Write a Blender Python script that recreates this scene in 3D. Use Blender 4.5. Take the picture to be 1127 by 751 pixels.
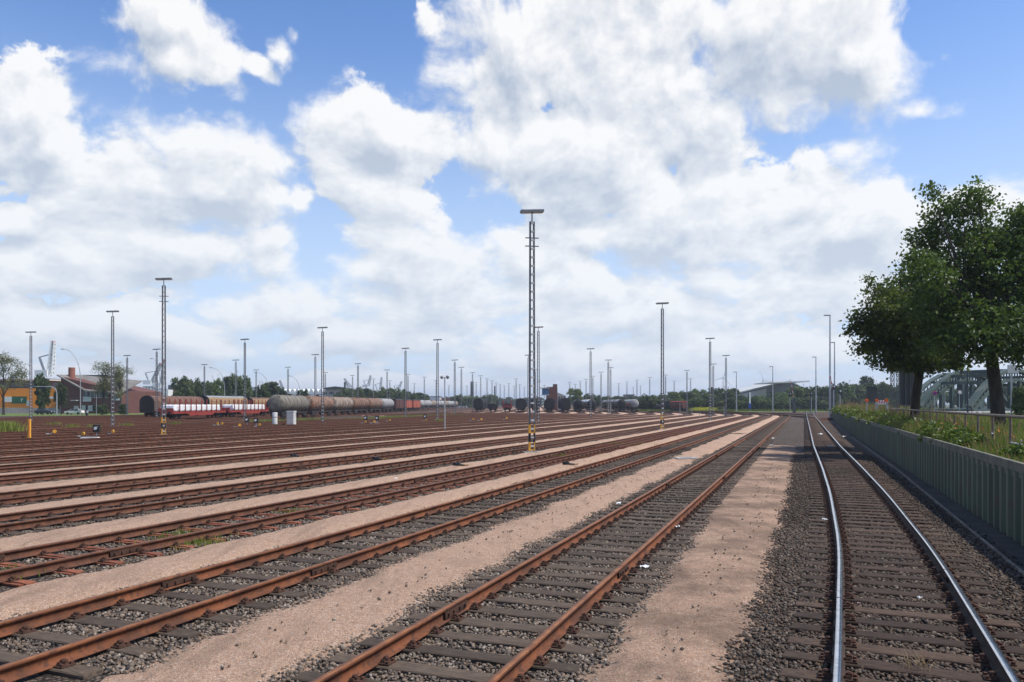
import bpy, bmesh, math, random
import numpy as np
from mathutils import Vector, Matrix
R = math.radians
random.seed(7); rng = np.random.default_rng(11)
scene = bpy.context.scene
for o in list(bpy.data.objects): bpy.data.objects.remove(o)

# ------------------------------------------------------------------ camera
F = 850.0; CX = 563.5; HY = 444.5; EYE = 2.77
cam_d = bpy.data.cameras.new('camera'); cam = bpy.data.objects.new('camera', cam_d)
scene.collection.objects.link(cam); scene.camera = cam
cam_d.sensor_width = 36.0; cam_d.lens = 36.0 * F / 1127.0
cam_d.shift_y = (HY - 375.5) / 1127.0
cam_d.clip_start = 0.1; cam_d.clip_end = 9000
cam.location = (0, 0, EYE); cam.rotation_euler = (R(90), 0, 0)

# ------------------------------------------------------------------ sun, sky, exposure
SUN_EL = 57.0; SUN_AZ = 99.0          # azimuth clockwise from the view direction (+Y): the sun stands to the right
sd = Vector((math.sin(R(SUN_AZ)) * math.cos(R(SUN_EL)), math.cos(R(SUN_AZ)) * math.cos(R(SUN_EL)), math.sin(R(SUN_EL))))
sun_d = bpy.data.lights.new('sun', 'SUN'); sun_d.energy = 4.8; sun_d.angle = R(0.53); sun_d.color = (1, .945, .86)
sun = bpy.data.objects.new('sun', sun_d); scene.collection.objects.link(sun)
sun.rotation_euler = (-sd).to_track_quat('-Z', 'Y').to_euler()
scene.view_settings.view_transform = 'Standard'; scene.view_settings.look = 'None'
scene.view_settings.exposure = 0.14; scene.view_settings.gamma = 1.0; scene.view_settings.use_curve_mapping = False

world = bpy.data.worlds.new('World'); scene.world = world; world.use_nodes = True
try:
    world.cycles.sampling_method = 'MANUAL'; world.cycles.sample_map_resolution = 512
except Exception: pass
wt = world.node_tree; wt.nodes.clear()

class G:
    """tiny node-graph helper"""
    def __init__(s, nt): s.nt = nt
    def n(s, t, **kw):
        nd = s.nt.nodes.new(t)
        for k, v in kw.items(): setattr(nd, k, v)
        return nd
    def set(s, sock, v):
        if isinstance(v, bpy.types.NodeSocket): s.nt.links.new(v, sock)
        elif v is not None: sock.default_value = v
    def m(s, op, a, b=None, c=None, clamp=False):
        nd = s.n('ShaderNodeMath', operation=op); nd.use_clamp = clamp
        for i, v in enumerate((a, b, c)):
            if v is not None: s.set(nd.inputs[i], v)
        return nd.outputs[0]
    def mix(s, f, a, b):
        nd = s.n('ShaderNodeMix', data_type='RGBA')
        s.set(nd.inputs[0], f); s.set(nd.inputs[6], a if isinstance(a, bpy.types.NodeSocket) else (*a[:3], 1)); s.set(nd.inputs[7], b if isinstance(b, bpy.types.NodeSocket) else (*b[:3], 1))
        return nd.outputs[2]
    def ramp(s, v, a, b, lo=0.0, hi=1.0, smooth=True):
        nd = s.n('ShaderNodeMapRange'); nd.interpolation_type = 'SMOOTHSTEP' if smooth else 'LINEAR'
        s.set(nd.inputs[0], v)
        for i, q in enumerate((a, b, lo, hi)): s.set(nd.inputs[1 + i], q)
        return nd.outputs[0]
    def noise(s, vec, scale, detail=4, rough=.5, dim='3D', out=0, dist=0.0, lac=2.0):
        nd = s.n('ShaderNodeTexNoise'); nd.noise_dimensions = dim
        s.set(nd.inputs['Vector'], vec); s.set(nd.inputs['Scale'], scale); s.set(nd.inputs['Detail'], detail); s.set(nd.inputs['Roughness'], rough); s.set(nd.inputs['Distortion'], dist); s.set(nd.inputs['Lacunarity'], lac)
        return nd.outputs[out]
    def voro(s, vec, scale, feature='F1', out='Distance', rnd=1.0, dim='3D', detail=0.0, rough=.5):
        nd = s.n('ShaderNodeTexVoronoi'); nd.feature = feature; nd.voronoi_dimensions = dim
        s.set(nd.inputs['Vector'], vec); s.set(nd.inputs['Scale'], scale); s.set(nd.inputs['Randomness'], rnd)
        if detail: nd.normalize = True; s.set(nd.inputs['Detail'], detail); s.set(nd.inputs['Roughness'], rough)
        return nd.outputs[out]

# cumulus clouds: a field over azimuth / elevation made of soft masses broken up by noise
CL = [ # photo column, row, half width, half height of each cloud mass
 (60,155,125,62),(170,200,140,80),(255,215,105,70),(175,28,78,38),(195,70,95,40),(285,80,28,22),
 (308,56,24,20),(322,36,14,14),(415,150,100,60),(400,205,70,34),(335,228,32,36),(532,165,50,52),
 (560,60,95,80),(690,70,160,110),(860,50,150,90),(940,75,80,60),(660,170,150,80),(1010,118,52,16),(760,150,90,60),
 (760,235,170,70),(880,215,130,60),(960,245,110,60),(1080,225,70,48),(735,265,150,55),(930,158,24,16),
 (60,295,110,52),(210,280,150,34),(30,250,60,30),(300,262,50,28),
 (425,295,85,60),(490,320,110,60),(570,290,60,52),(660,262,60,30),(620,310,120,50),
 (300,345,150,30),(130,360,200,36),(460,372,260,36),(700,345,170,38),(790,310,80,34),(940,330,140,45),(700,385,400,34),(60,410,300,26),(500,425,700,16)]
grp = bpy.data.node_groups.new('cloud_field', 'ShaderNodeTree')
grp.interface.new_socket('Az', in_out='INPUT', socket_type='NodeSocketFloat')
grp.interface.new_socket('El', in_out='INPUT', socket_type='NodeSocketFloat')
grp.interface.new_socket('Detail', in_out='INPUT', socket_type='NodeSocketFloat')
grp.interface.new_socket('D', in_out='OUTPUT', socket_type='NodeSocketFloat')
g = G(grp); gi = g.n('NodeGroupInput'); go = g.n('NodeGroupOutput')
az, el, det = gi.outputs[0], gi.outputs[1], gi.outputs[2]
elw = g.m('MULTIPLY', g.m('LOGARITHM', g.m('ADD', g.m('MAXIMUM', el, -.02), .34), math.e), .82)     # finer billows near the horizon
cv = g.n('ShaderNodeCombineXYZ'); g.set(cv.inputs[0], az); g.set(cv.inputs[1], elw)
invs = g.m('DIVIDE', .55, g.m('ADD', el, .30))
warp = g.n('ShaderNodeVectorMath', operation='MULTIPLY_ADD')
wn = g.noise(cv.outputs[0], 5.0, 2, .5, out=1); g.set(warp.inputs[0], wn); warp.inputs[1].default_value = (.10, .07, 0); g.set(warp.inputs[2], cv.outputs[0])
p = warp.outputs[0]
sx = g.n('ShaderNodeSeparateXYZ'); g.set(sx.inputs[0], wn)
aw = g.m('ADD', az, g.m('MULTIPLY', g.m('SUBTRACT', sx.outputs[0], .5), .10)); ew = g.m('ADD', el, g.m('MULTIPLY', g.m('SUBTRACT', sx.outputs[1], .5), .05))
fld = None
for (cx, cy, rx, ry) in CL:
    a0 = math.atan((cx - CX) / F); e0 = math.atan((HY - cy) / math.hypot(F, cx - CX))
    ca = math.cos(a0)
    ra = rx / F * ca * ca * 1.03; re = ry / F * ca * 1.03
    dx = g.m('MULTIPLY_ADD', aw, 1 / ra, -a0 / ra); dy = g.m('MULTIPLY_ADD', ew, 1 / re, -e0 / re)
    q = g.m('MULTIPLY_ADD', dx, dx, g.m('MULTIPLY', dy, dy))
    v = g.m('MULTIPLY_ADD', g.m('SQRT', q), -1.0, 1.0)
    v = g.m('MULTIPLY_ADD', v, min(1.0, .50 + ry / 110), -max(0, .10 - ry / 300))
    fld = v if fld is None else g.m('SMOOTH_MAX', fld, v, .12)
# other parts of the dome, outside the picture, get free-form cloud
far_ = g.m('MAXIMUM', g.ramp(g.m('ABSOLUTE', az), .60, .75), g.ramp(el, .50, .62))
free = g.m('MULTIPLY_ADD', g.noise(p, 2.2, 2, .5), 2.4, -1.5)
fld = g.m('ADD', g.m('MULTIPLY', fld, g.m('SUBTRACT', 1.0, far_)), g.m('MULTIPLY', free, far_))
fld = g.m('MAXIMUM', fld, -.6)
n1 = g.noise(p, 7.0, det, .60, dim='2D')
vb = g.voro(p, 12.0, feature='F1', dim='2D', detail=3.0, rough=.6)
nn = g.m('ADD', g.m('MULTIPLY', g.m('SUBTRACT', n1, .5), 2.1), g.m('MULTIPLY', g.m('SUBTRACT', .37, vb), .8))
g.set(go.inputs[0], g.m('ADD', fld, nn))

g = G(wt)
tc = g.n('ShaderNodeTexCoord'); sp = g.n('ShaderNodeSeparateXYZ'); g.set(sp.inputs[0], tc.outputs['Generated'])
x, y, z = sp.outputs
az = g.m('ARCTAN2', x, y); el = g.m('ARCSINE', z)
def field(a, e, d):
    nd = g.n('ShaderNodeGroup'); nd.node_tree = grp; g.set(nd.inputs[0], a); g.set(nd.inputs[1], e); g.set(nd.inputs[2], d); return nd.outputs[0]
D0 = field(az, el, 8.0)
D1 = field(g.m('ADD', az, .009), g.m('ADD', el, .022), 6.0)
cv = g.n('ShaderNodeCombineXYZ'); g.set(cv.inputs[0], az); g.set(cv.inputs[1], el)
soft = g.ramp(g.noise(cv.outputs[0], 4.5, 2, .5, dim='2D'), .38, .64, .15, .62)
mask = g.ramp(D0, .0, soft)
thick = g.ramp(D0, .25, 1.3)
lit = g.m('MULTIPLY', g.m('SUBTRACT', D0, D1), 1.45)
lit = g.m('ADD', g.m('ADD', lit, .74), g.m('MULTIPLY', thick, -.48), clamp=True)
sky = g.n('ShaderNodeTexSky'); sky.sky_type = 'NISHITA'; sky.sun_disc = False
sky.sun_elevation = R(SUN_EL); sky.sun_rotation = R(SUN_AZ); sky.air_density = 1.0; sky.dust_density = .8; sky.ozone_density = 1.5
STR = .10
K = 1.0 / STR
cloud = g.mix(lit, (.42 * K, .49 * K, .60 * K), (.92 * K, .915 * K, .91 * K))
tint = g.n('ShaderNodeMix', data_type='RGBA', blend_type='MULTIPLY'); tint.inputs[0].default_value = 1
g.set(tint.inputs[6], sky.outputs[0]); tint.inputs[7].default_value = (1.0, 1.32, 1.75, 1)
haze = g.ramp(el, -.02, .48, .90, .0)
base = g.mix(haze, tint.outputs[2], (.66 * K, .78 * K, .93 * K))
cl2 = g.mix(g.m('MULTIPLY', haze, .55), cloud, (.80 * K, .87 * K, .94 * K))
col = g.mix(g.m('MULTIPLY', mask, .97), base, cl2)
bg = g.n('ShaderNodeBackground'); g.set(bg.inputs[0], col); bg.inputs[1].default_value = STR
wo = g.n('ShaderNodeOutputWorld'); g.nt.links.new(bg.outputs[0], wo.inputs[0])

# ------------------------------------------------------------------ render budget
try:
    scene.cycles.max_bounces = 4; scene.cycles.diffuse_bounces = 2; scene.cycles.glossy_bounces = 2
    scene.cycles.transparent_max_bounces = 4
except Exception: pass

# ------------------------------------------------------------------ helpers
COL = scene.collection
def prop(o, label=None, cat=None, group=None, kind=None):
    if label: o['label'] = label
    if cat: o['category'] = cat
    if group: o['group'] = group
    if kind: o['kind'] = kind
    return o
def empty(name, loc=(0, 0, 0), rz=0.0, label=None, cat=None, group=None, kind=None):
    o = bpy.data.objects.new(name, None); COL.objects.link(o); o.location = loc; o.rotation_euler = (0, 0, rz)
    o.empty_display_size = .3
    return prop(o, label, cat, group, kind)
def mobj(name, me, parent=None, mat=None, loc=None, rot=None):
    o = bpy.data.objects.new(name, me); COL.objects.link(o)
    if mat is not None and len(me.materials) == 0: me.materials.append(mat)
    if parent is not None: o.parent = parent
    if loc is not None: o.location = loc
    if rot is not None: o.rotation_euler = rot
    return o
def copytree(o, parent=None):
    c = o.copy(); COL.objects.link(c); c.parent = parent
    for ch in list(o.children): copytree(ch, c)
    return c
class MB:
    """collects verts / faces for one mesh"""
    def __init__(s): s.v = []; s.f = []; s.mi = []; s.k = 0
    def add(s, vs, fs, mi=0):
        b = len(s.v); s.v += [tuple(p) for p in vs]; s.f += [tuple(b + i for i in f) for f in fs]; s.mi += [mi] * len(fs); return s
    def box(s, c, d, rz=0, mi=0, rx=0, ry=0, taper=1.0):
        hx, hy, hz = d[0] / 2, d[1] / 2, d[2] / 2
        M = Matrix.Rotation(rz, 3, 'Z') @ Matrix.Rotation(ry, 3, 'Y') @ Matrix.Rotation(rx, 3, 'X')
        vs = []
        for z in (-1, 1):
            t = taper if z > 0 else 1.0
            for (a, b) in ((-1, -1), (1, -1), (1, 1), (-1, 1)):
                vs.append(M @ Vector((a * hx * t, b * hy * t, z * hz)) + Vector(c))
        return s.add(vs, [(0, 3, 2, 1), (4, 5, 6, 7), (0, 1, 5, 4), (1, 2, 6, 5), (2, 3, 7, 6), (3, 0, 4, 7)], mi)
    def bar(s, a, b, w, h=None, mi=0):
        a = Vector(a); b = Vector(b); d = b - a; L = d.length
        if L < 1e-6: return s
        q = d.to_track_quat('Z', 'Y'); h = h or w; vs = []
        for z in (0, L):
            for (i, j) in ((-1, -1), (1, -1), (1, 1), (-1, 1)): vs.append(a + q @ Vector((i * w / 2, j * h / 2, z)))
        return s.add(vs, [(0, 3, 2, 1), (4, 5, 6, 7), (0, 1, 5, 4), (1, 2, 6, 5), (2, 3, 7, 6), (3, 0, 4, 7)], mi)
    def tube(s, pts, rs, n=8, mi=0, cap=True):
        pts = [Vector(p) for p in pts]
        if not hasattr(rs, '__len__'): rs = [rs] * len(pts)
        vs = []; fs = []
        for i, p in enumerate(pts):
            d = (pts[min(i + 1, len(pts) - 1)] - pts[max(i - 1, 0)]).normalized()
            u = d.cross(Vector((0, 0, 1)) if abs(d.z) < .95 else Vector((0, 1, 0))).normalized(); w = d.cross(u)
            for k in range(n):
                a = 2 * math.pi * k / n; vs.append(p + (u * math.cos(a) + w * math.sin(a)) * rs[i])
        for i in range(len(pts) - 1):
            for k in range(n):
                a = i * n + k; b = i * n + (k + 1) % n; fs.append((a, b, b + n, a + n))
        if cap: fs.append(tuple(range(n))[::-1]); fs.append(tuple((len(pts) - 1) * n + k for k in range(n)))
        return s.add(vs, fs, mi)
    def lathe(s, prof, n=20, axis='Z', c=(0, 0, 0), mi=0, a0=0.0, a1=2 * math.pi):
        """prof: (t along axis, radius)"""
        vs = []; fs = []; full = abs(a1 - a0 - 2 * math.pi) < 1e-4; m = n if full else n + 1
        for (t, r) in prof:
            for k in range(m):
                a = a0 + (a1 - a0) * k / n; u, w = math.cos(a) * r, math.sin(a) * r
                p = {'Z': (u, w, t), 'Y': (u, t, w), 'X': (t, u, w)}[axis]
                vs.append((p[0] + c[0], p[1] + c[1], p[2] + c[2]))
        for i in range(len(prof) - 1):
            for k in range(n):
                a = i * m + k; b = i * m + (k + 1) % m; fs.append((a, b, b + m, a + m))
        return s.add(vs, fs, mi)
    def prism(s, poly, y0, y1, mi=0):
        """poly in (x, z), extruded along y"""
        n = len(poly); vs = [(x, y0, z) for x, z in poly] + [(x, y1, z) for x, z in poly]
        fs = [tuple(range(n)), tuple(range(n, 2 * n))[::-1]] + [(i, i + n, (i + 1) % n + n, (i + 1) % n) for i in range(n)]
        return s.add(vs, fs, mi)
    def mesh(s, name, mats=None, smooth=False):
        me = bpy.data.meshes.new(name); me.from_pydata(s.v, [], s.f)
        if mats is not None:
            for m in (mats if isinstance(mats, (list, tuple)) else [mats]): me.materials.append(m)
            if any(s.mi): me.polygons.foreach_set('material_index', s.mi)
        bm = bmesh.new(); bm.from_mesh(me); bmesh.ops.recalc_face_normals(bm, faces=bm.faces); bm.to_mesh(me); bm.free()
        if smooth: me.polygons.foreach_set('use_smooth', [True] * len(me.polygons)); 
        if smooth:
            try: me.set_sharp_from_angle(angle=R(40))
            except Exception: pass
        me.update(); return me
    def obj(s, name, mats=None, parent=None, smooth=False, loc=None, rot=None):
        return mobj(name, s.mesh(name, mats, smooth), parent, None, loc, rot)
def npmesh(name, V, Fq, mats=None, attr=None):
    """fast mesh from numpy arrays; Fq (m,k)"""
    me = bpy.data.meshes.new(name); V = np.asarray(V, np.float32); Fq = np.asarray(Fq, np.int32); m, k = Fq.shape
    me.vertices.add(len(V)); me.vertices.foreach_set('co', V.ravel())
    me.loops.add(m * k); me.loops.foreach_set('vertex_index', Fq.ravel())
    me.polygons.add(m); me.polygons.foreach_set('loop_start', np.arange(0, m * k, k, dtype=np.int32))
    try: me.polygons.foreach_set('loop_total', np.full(m, k, np.int32))
    except Exception: pass
    me.update(calc_edges=True)
    if mats is not None:
        for q in (mats if isinstance(mats, (list, tuple)) else [mats]): me.materials.append(q)
    if attr is not None:
        a = me.attributes.new('tone', 'FLOAT', 'FACE'); a.data.foreach_set('value', np.asarray(attr, np.float32))
    return me
def at(px, Z, z=0.0): return Vector(((px - CX) / F * Z, Z, z))
def zof(py, Z): return EYE + (HY - py) * Z / F

# ------------------------------------------------------------------ materials
def mat(name, rough=.85, metal=0.0, spec=.3):
    m = bpy.data.materials.new(name); m.use_nodes = True; nt = m.node_tree
    b = nt.nodes['Principled BSDF']; b.inputs['Roughness'].default_value = rough; b.inputs['Metallic'].default_value = metal
    b.inputs['Specular IOR Level'].default_value = spec
    return m, G(nt), b
def pos(g): return g.n('ShaderNodeNewGeometry').outputs['Position']
def objc(g): return g.n('ShaderNodeTexCoord').outputs['Object']
def bump(g, b, h, strength=.5, dist=.02):
    nd = g.n('ShaderNodeBump'); nd.inputs['Strength'].default_value = strength; nd.inputs['Distance'].default_value = dist
    g.set(nd.inputs['Height'], h); g.set(b.inputs['Normal'], nd.outputs[0])
def varmat(name, c1, c2, scale=3.0, detail=5, rough=.85, metal=0.0, c3=None, s3=25.0, f3=.5, bmp=.0, world_=False, spec=.3, lo=.35, hi=.65, stretch=None, rnd=0.0):
    """two tones in noise patches, a third in finer flecks"""
    m, g, b = mat(name, rough, metal, spec)
    v = pos(g) if world_ else objc(g)
    if stretch:
        mp = g.n('ShaderNodeMapping'); g.set(mp.inputs[0], v); mp.inputs['Scale'].default_value = stretch; v = mp.outputs[0]
    n = g.noise(v, scale, detail, .6)
    c = g.mix(g.ramp(n, lo, hi), c1, c2)
    n2 = g.noise(v, s3, 3, .6)
    if c3: c = g.mix(g.m('MULTIPLY', g.ramp(n2, .5, .68), f3), c, c3)
    if rnd:
        oi = g.n('ShaderNodeObjectInfo'); hs = g.n('ShaderNodeHueSaturation'); g.set(hs.inputs['Color'], c)
        g.set(hs.inputs['Value'], g.ramp(oi.outputs['Random'], 0, 1, 1 - rnd, 1 + rnd, False)); c = hs.outputs[0]
    g.set(b.inputs['Base Color'], c)
    if bmp: bump(g, b, n2, bmp)
    return m
def leafmat(name, c1, c2, rnd=.15, trans=.25):
    m, g, b = mat(name, .55, 0, .35)
    at_ = g.n('ShaderNodeAttribute'); at_.attribute_name = 'tone'
    c = g.mix(at_.outputs['Fac'], c1, c2)
    oi = g.n('ShaderNodeObjectInfo'); hs = g.n('ShaderNodeHueSaturation'); g.set(hs.inputs['Color'], c)
    g.set(hs.inputs['Value'], g.ramp(oi.outputs['Random'], 0, 1, 1 - rnd, 1 + rnd, False)); g.set(hs.inputs['Hue'], g.ramp(oi.outputs['Random'], 0, 1, .49, .515, False))
    g.set(b.inputs['Base Color'], hs.outputs[0])
    tr = g.n('ShaderNodeBsdfTranslucent'); g.set(tr.inputs[0], hs.outputs[0])
    mx = g.n('ShaderNodeMixShader'); mx.inputs[0].default_value = trans
    g.nt.links.new(b.outputs[0], mx.inputs[1]); g.nt.links.new(tr.outputs[0], mx.inputs[2])
    g.nt.links.new(mx.outputs[0], g.nt.nodes['Material Output'].inputs[0])
    return m
M = {}
# yard ground and ballast
def ballast(name, ca, cb, cc, dirt, scale=22.0):
    m, g, b = mat(name, .9, 0, .2); P = pos(g)
    cell = g.voro(P, scale, out='Color'); s = g.n('ShaderNodeSeparateColor'); g.set(s.inputs[0], cell)
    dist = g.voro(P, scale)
    c = g.mix(s.outputs[0], ca, cb); c = g.mix(g.ramp(s.outputs[1], .72, .8), c, cc)
    big = g.ramp(g.noise(P, .35, 5, .6), .38, .66)
    c = g.mix(g.m('MULTIPLY', big, .75), c, dirt)
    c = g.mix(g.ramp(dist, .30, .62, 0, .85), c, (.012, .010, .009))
    g.set(b.inputs['Base Color'], c)
    bump(g, b, g.m('SUBTRACT', 1.0, dist), .9, .04); return m
M['ballast_grey'] = ballast('grey_ballast', (.175, .132, .100), (.078, .060, .048), (.26, .20, .15), (.095, .068, .048))
M['ballast_mid'] = ballast('mixed_ballast', (.16, .12, .09), (.075, .06, .048), (.27, .20, .155), (.10, .072, .052))
M['ballast_brown'] = ballast('brown_ballast', (.13, .085, .06), (.06, .045, .036), (.22, .16, .12), (.085, .055, .04))
M['ballast_rust'] = ballast('rusty_ballast', (.15, .082, .052), (.065, .038, .026), (.25, .165, .115), (.105, .052, .032))
def gravel(nm='pink_gravel', dirt=.0):
    m, g, b = mat(nm, .95, 0, .15); P = pos(g)
    n1 = g.noise(P, .7, 6, .65); n2 = g.noise(P, 70, 2, .7); n3 = g.noise(P, 6, 6, .7)
    vc = g.voro(P, 75, out='Color'); s = g.n('ShaderNodeSeparateColor'); g.set(s.inputs[0], vc)
    c = g.mix(s.outputs[0], (.57, .37, .248), (.32, .20, .135))
    c = g.mix(g.ramp(s.outputs[1], .86, .93), c, (.58, .47, .38))
    c = g.mix(g.m('MULTIPLY', g.ramp(g.noise(P, 28, 4, .75), .52, .66), .55), c, (.13, .085, .06)); c = g.mix(g.m('MULTIPLY', g.ramp(n3, .50, .72), .50), c, (.20, .13, .095))
    c = g.mix(g.m('MULTIPLY', g.ramp(n1, .45, .75), .45), c, (.27, .18, .13))
    mp = g.n('ShaderNodeMapping'); g.set(mp.inputs[0], P); mp.inputs['Rotation'].default_value = (0, 0, TH0); mp.inputs['Scale'].default_value = (2.6, .22, 1)
    rut = g.ramp(g.noise(mp.outputs[0], 1.0, 5, .65), .50, .68); c = g.mix(g.m('MULTIPLY', rut, .42), c, (.20, .135, .095))
    if dirt: c = g.mix(g.m('MULTIPLY', g.ramp(g.noise(P, .45, 7, .7), .36, .62), dirt), c, (.085, .058, .042))
    g.set(b.inputs['Base Color'], c); bump(g, b, g.m('ADD', n2, g.m('MULTIPLY', n3, 2.0)), 1.0, .03); return m
TH0 = math.atan((885 - CX) / F)
M['gravel'] = gravel(); M['gravel_dirty'] = gravel('dirty_gravel', .62)
def stonemat(name, cols):
    m, g, b = mat(name, .85, 0, .3)
    a = g.n('ShaderNodeAttribute'); a.attribute_name = 'tone'
    r = g.n('ShaderNodeValToRGB'); e = r.color_ramp.elements
    e[0].position = 0; e[0].color = (*cols[0], 1); e[1].position = 1; e[1].color = (*cols[-1], 1)
    for i, c in enumerate(cols[1:-1]): q = e.new((i + 1) / (len(cols) - 1)); q.color = (*c, 1)
    g.set(r.inputs[0], a.outputs['Fac'])
    n = g.noise(pos(g), 60, 3, .6)
    hs = g.n('ShaderNodeHueSaturation'); g.set(hs.inputs['Color'], r.outputs[0]); g.set(hs.inputs['Value'], g.ramp(n, .3, .7, .65, 1.3))
    g.set(b.inputs['Base Color'], hs.outputs[0]); return m
M['stone_grey'] = stonemat('grey_stone', [(.035, .03, .027), (.08, .063, .052), (.135, .108, .085), (.105, .07, .045), (.175, .14, .108), (.18, .12, .078), (.30, .26, .215)])
M['stone_brown'] = stonemat('brown_stone', [(.025, .019, .015), (.05, .034, .024), (.085, .053, .034), (.06, .048, .038), (.115, .074, .047), (.09, .075, .06), (.20, .155, .115)])
M['wood'] = varmat('sleeper_wood', (.090, .064, .045), (.032, .023, .017), 7, 9, .9, c3=(.15, .105, .070), s3=14, f3=.65, bmp=.5, stretch=(.5, 6, 6), rnd=.35)
M['wood_brown'] = varmat('sleeper_wood_brown', (.070, .042, .028), (.026, .017, .012), 6, 8, .9, c3=(.11, .075, .05), s3=14, f3=.6, bmp=.5, stretch=(.5, 6, 6), rnd=.4)
M['steel_far'] = varmat('old_steel_sleeper', (.12, .05, .032), (.07, .035, .024), 5, 6, .8)
M['steel_sleeper'] = varmat('rusty_steel_sleeper', (.26, .085, .04), (.13, .045, .025), 5, 6, .8, c3=(.07, .035, .022), s3=20, f3=.7, rnd=.2)
M['rust'] = varmat('rail_rust', (.175, .058, .022), (.080, .030, .015), 2.2, 8, .8, c3=(.055, .026, .017), s3=11, f3=.8, bmp=.4)
M['rust_dark'] = varmat('rail_rust_dark', (.125, .047, .024), (.07, .028, .016), 4, 6, .8, c3=(.05, .024, .015), s3=18, f3=.7)
M['rust_top'] = varmat('rail_rust_top', (.26, .105, .04), (.15, .058, .024), 4, 6, .55, metal=.2, c3=(.15, .06, .03), s3=24, f3=.5)
M['rust_top_dark'] = varmat('rail_top_dark', (.20, .085, .042), (.12, .055, .03), 4, 6, .55, metal=.2, c3=(.07, .035, .022), s3=24, f3=.6)
M['rail_grimy'] = varmat('grimy_rail', (.055, .035, .024), (.03, .02, .015), 4, 6, .8, c3=(.09, .05, .03), s3=18, f3=.5)
M['clip'] = varmat('clip_rust', (.075, .035, .022), (.035, .02, .014), 8, 5, .8, c3=(.16, .06, .03), s3=40, f3=.5)
m, g, b = mat('polished_rail', .22, 1.0); g.set(b.inputs['Base Color'], g.mix(g.ramp(g.noise(pos(g), 6, 5, .7), .4, .7), (.72, .73, .76), (.50, .50, .53))); M['polished'] = m
M['concrete'] = varmat('old_concrete', (.40, .36, .31), (.27, .24, .20), 3, 6, .9, c3=(.14, .12, .10), s3=12, f3=.5, bmp=.2)

# ------------------------------------------------------------------ the yard's plan: u along the tracks, v to the left of them
TH = math.atan((885 - CX) / F); SN, CS = math.sin(TH), math.cos(TH)
def W(u, v): return np.array([u * SN - v * CS, u * CS + v * SN])
BH = R(1.8)                                   # heading of the sorting tracks beyond the curve
CC = np.array([-156.0, 239.0]); VC = -CC[0] * CS + CC[1] * SN; UC = CC[0] * SN + CC[1] * CS
def path_a(vf, dv=0.0, u0=-6.0, end=780.0, tau=22.0, vfun=None):
    pts = []; u = u0
    while u < UC:
        v = vfun(u) if vfun else vf + dv * math.exp(-u / tau)
        pts.append(W(u, v)); u += 1.5 if u < 60 else 6.0
    Rr = VC - vf; a = TH
    while a > BH:
        pts.append(CC + Rr * np.array([math.cos(a), -math.sin(a)])); a -= 4.0 / Rr
    p = CC + Rr * np.array([math.cos(BH), -math.sin(BH)]); pts.append(p)
    d = np.array([math.sin(BH), math.cos(BH)]); L = 40.0
    while L < end: pts.append(p + d * L); L += 40.0
    return np.array(pts)
def path_b(X0, Z0, head, Rr=185.0, end=700.0, back=90.0):
    d = np.array([math.sin(head), math.cos(head)]); nl = np.array([-d[1], d[0]]); P0 = np.array([X0, Z0])
    C0 = P0 + nl * Rr * 1.0
    arc = []; a = head
    while a < TH: arc.append(C0 + Rr * np.array([math.cos(a), -math.sin(a)])); a += 4.0 / Rr
    arc.append(C0 + Rr * np.array([math.cos(TH), -math.sin(TH)]))
    dd = np.array([SN, CS]); L = 8.0
    while L < back: arc.append(arc[-1] - dd * 8.0); L += 8.0
    arc = arc[::-1]; L = 12.0
    while L < end: arc.append(P0 + d * L); L += 12.0 if L < 120 else 40.0
    return np.array(arc)
def resample(P, step):
    seg = np.hypot(*(P[1:] - P[:-1]).T); s = np.concatenate([[0], np.cumsum(seg)])
    t = np.arange(0, s[-1], step); return np.stack([np.interp(t, s, P[:, 0]), np.interp(t, s, P[:, 1])], 1)
def frames(P):
    T = np.gradient(P, axis=0); T /= np.linalg.norm(T, axis=1)[:, None] + 1e-9
    return T, np.stack([-T[:, 1], T[:, 0]], 1)      # tangent, left normal
def vis(x, y, mx=70):                                  # roughly inside the picture (or a step beside it)
    y = np.maximum(y, 2.5); return (np.asarray(x) / y > (-CX - mx) / F - .05) & (np.asarray(x) / y < (CX + mx) / F + .05)

SL_TOP = .055; RAIL_H = .165                          # sleeper top, rail height; rail top at .22
RAILP = [(-.036, RAIL_H), (-.036, RAIL_H - .034), (-.010, RAIL_H - .048), (-.009, .028), (-.066, .012), (-.066, 0), (.066, 0), (.066, .012), (.009, .028), (.010, RAIL_H - .048), (.036, RAIL_H - .034), (.036, RAIL_H)]
def rail_mesh(name, P, off, mats, base=SL_TOP, simple=False):
    T, N = frames(P); prof = RAILP if not simple else [(-.034, RAIL_H), (-.05, 0), (.05, 0), (.034, RAIL_H)]
    k = len(prof); n = len(P)
    o = np.array([q[0] for q in prof]) - off; h = np.array([q[1] for q in prof])
    XY = P[:, None, :] - N[:, None, :] * o[None, :, None]
    V = np.concatenate([XY, np.broadcast_to(h[None, :, None] + base, (n, k, 1))], 2).reshape(-1, 3)
    i = np.arange(n - 1)[:, None] * k; j = np.arange(k)[None, :]; j2 = (j + 1) % k
    Fq = np.stack([i + j, i + k + j, i + k + j2, i + j2], 2).reshape(-1, 4)
    me = npmesh(name, V, Fq, mats)
    mi = np.zeros((n - 1, k), np.int32); mi[:, k - 1] = 1       # the running surface
    if not simple: pass
    me.polygons.foreach_set('material_index', mi.ravel()); return me

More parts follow.
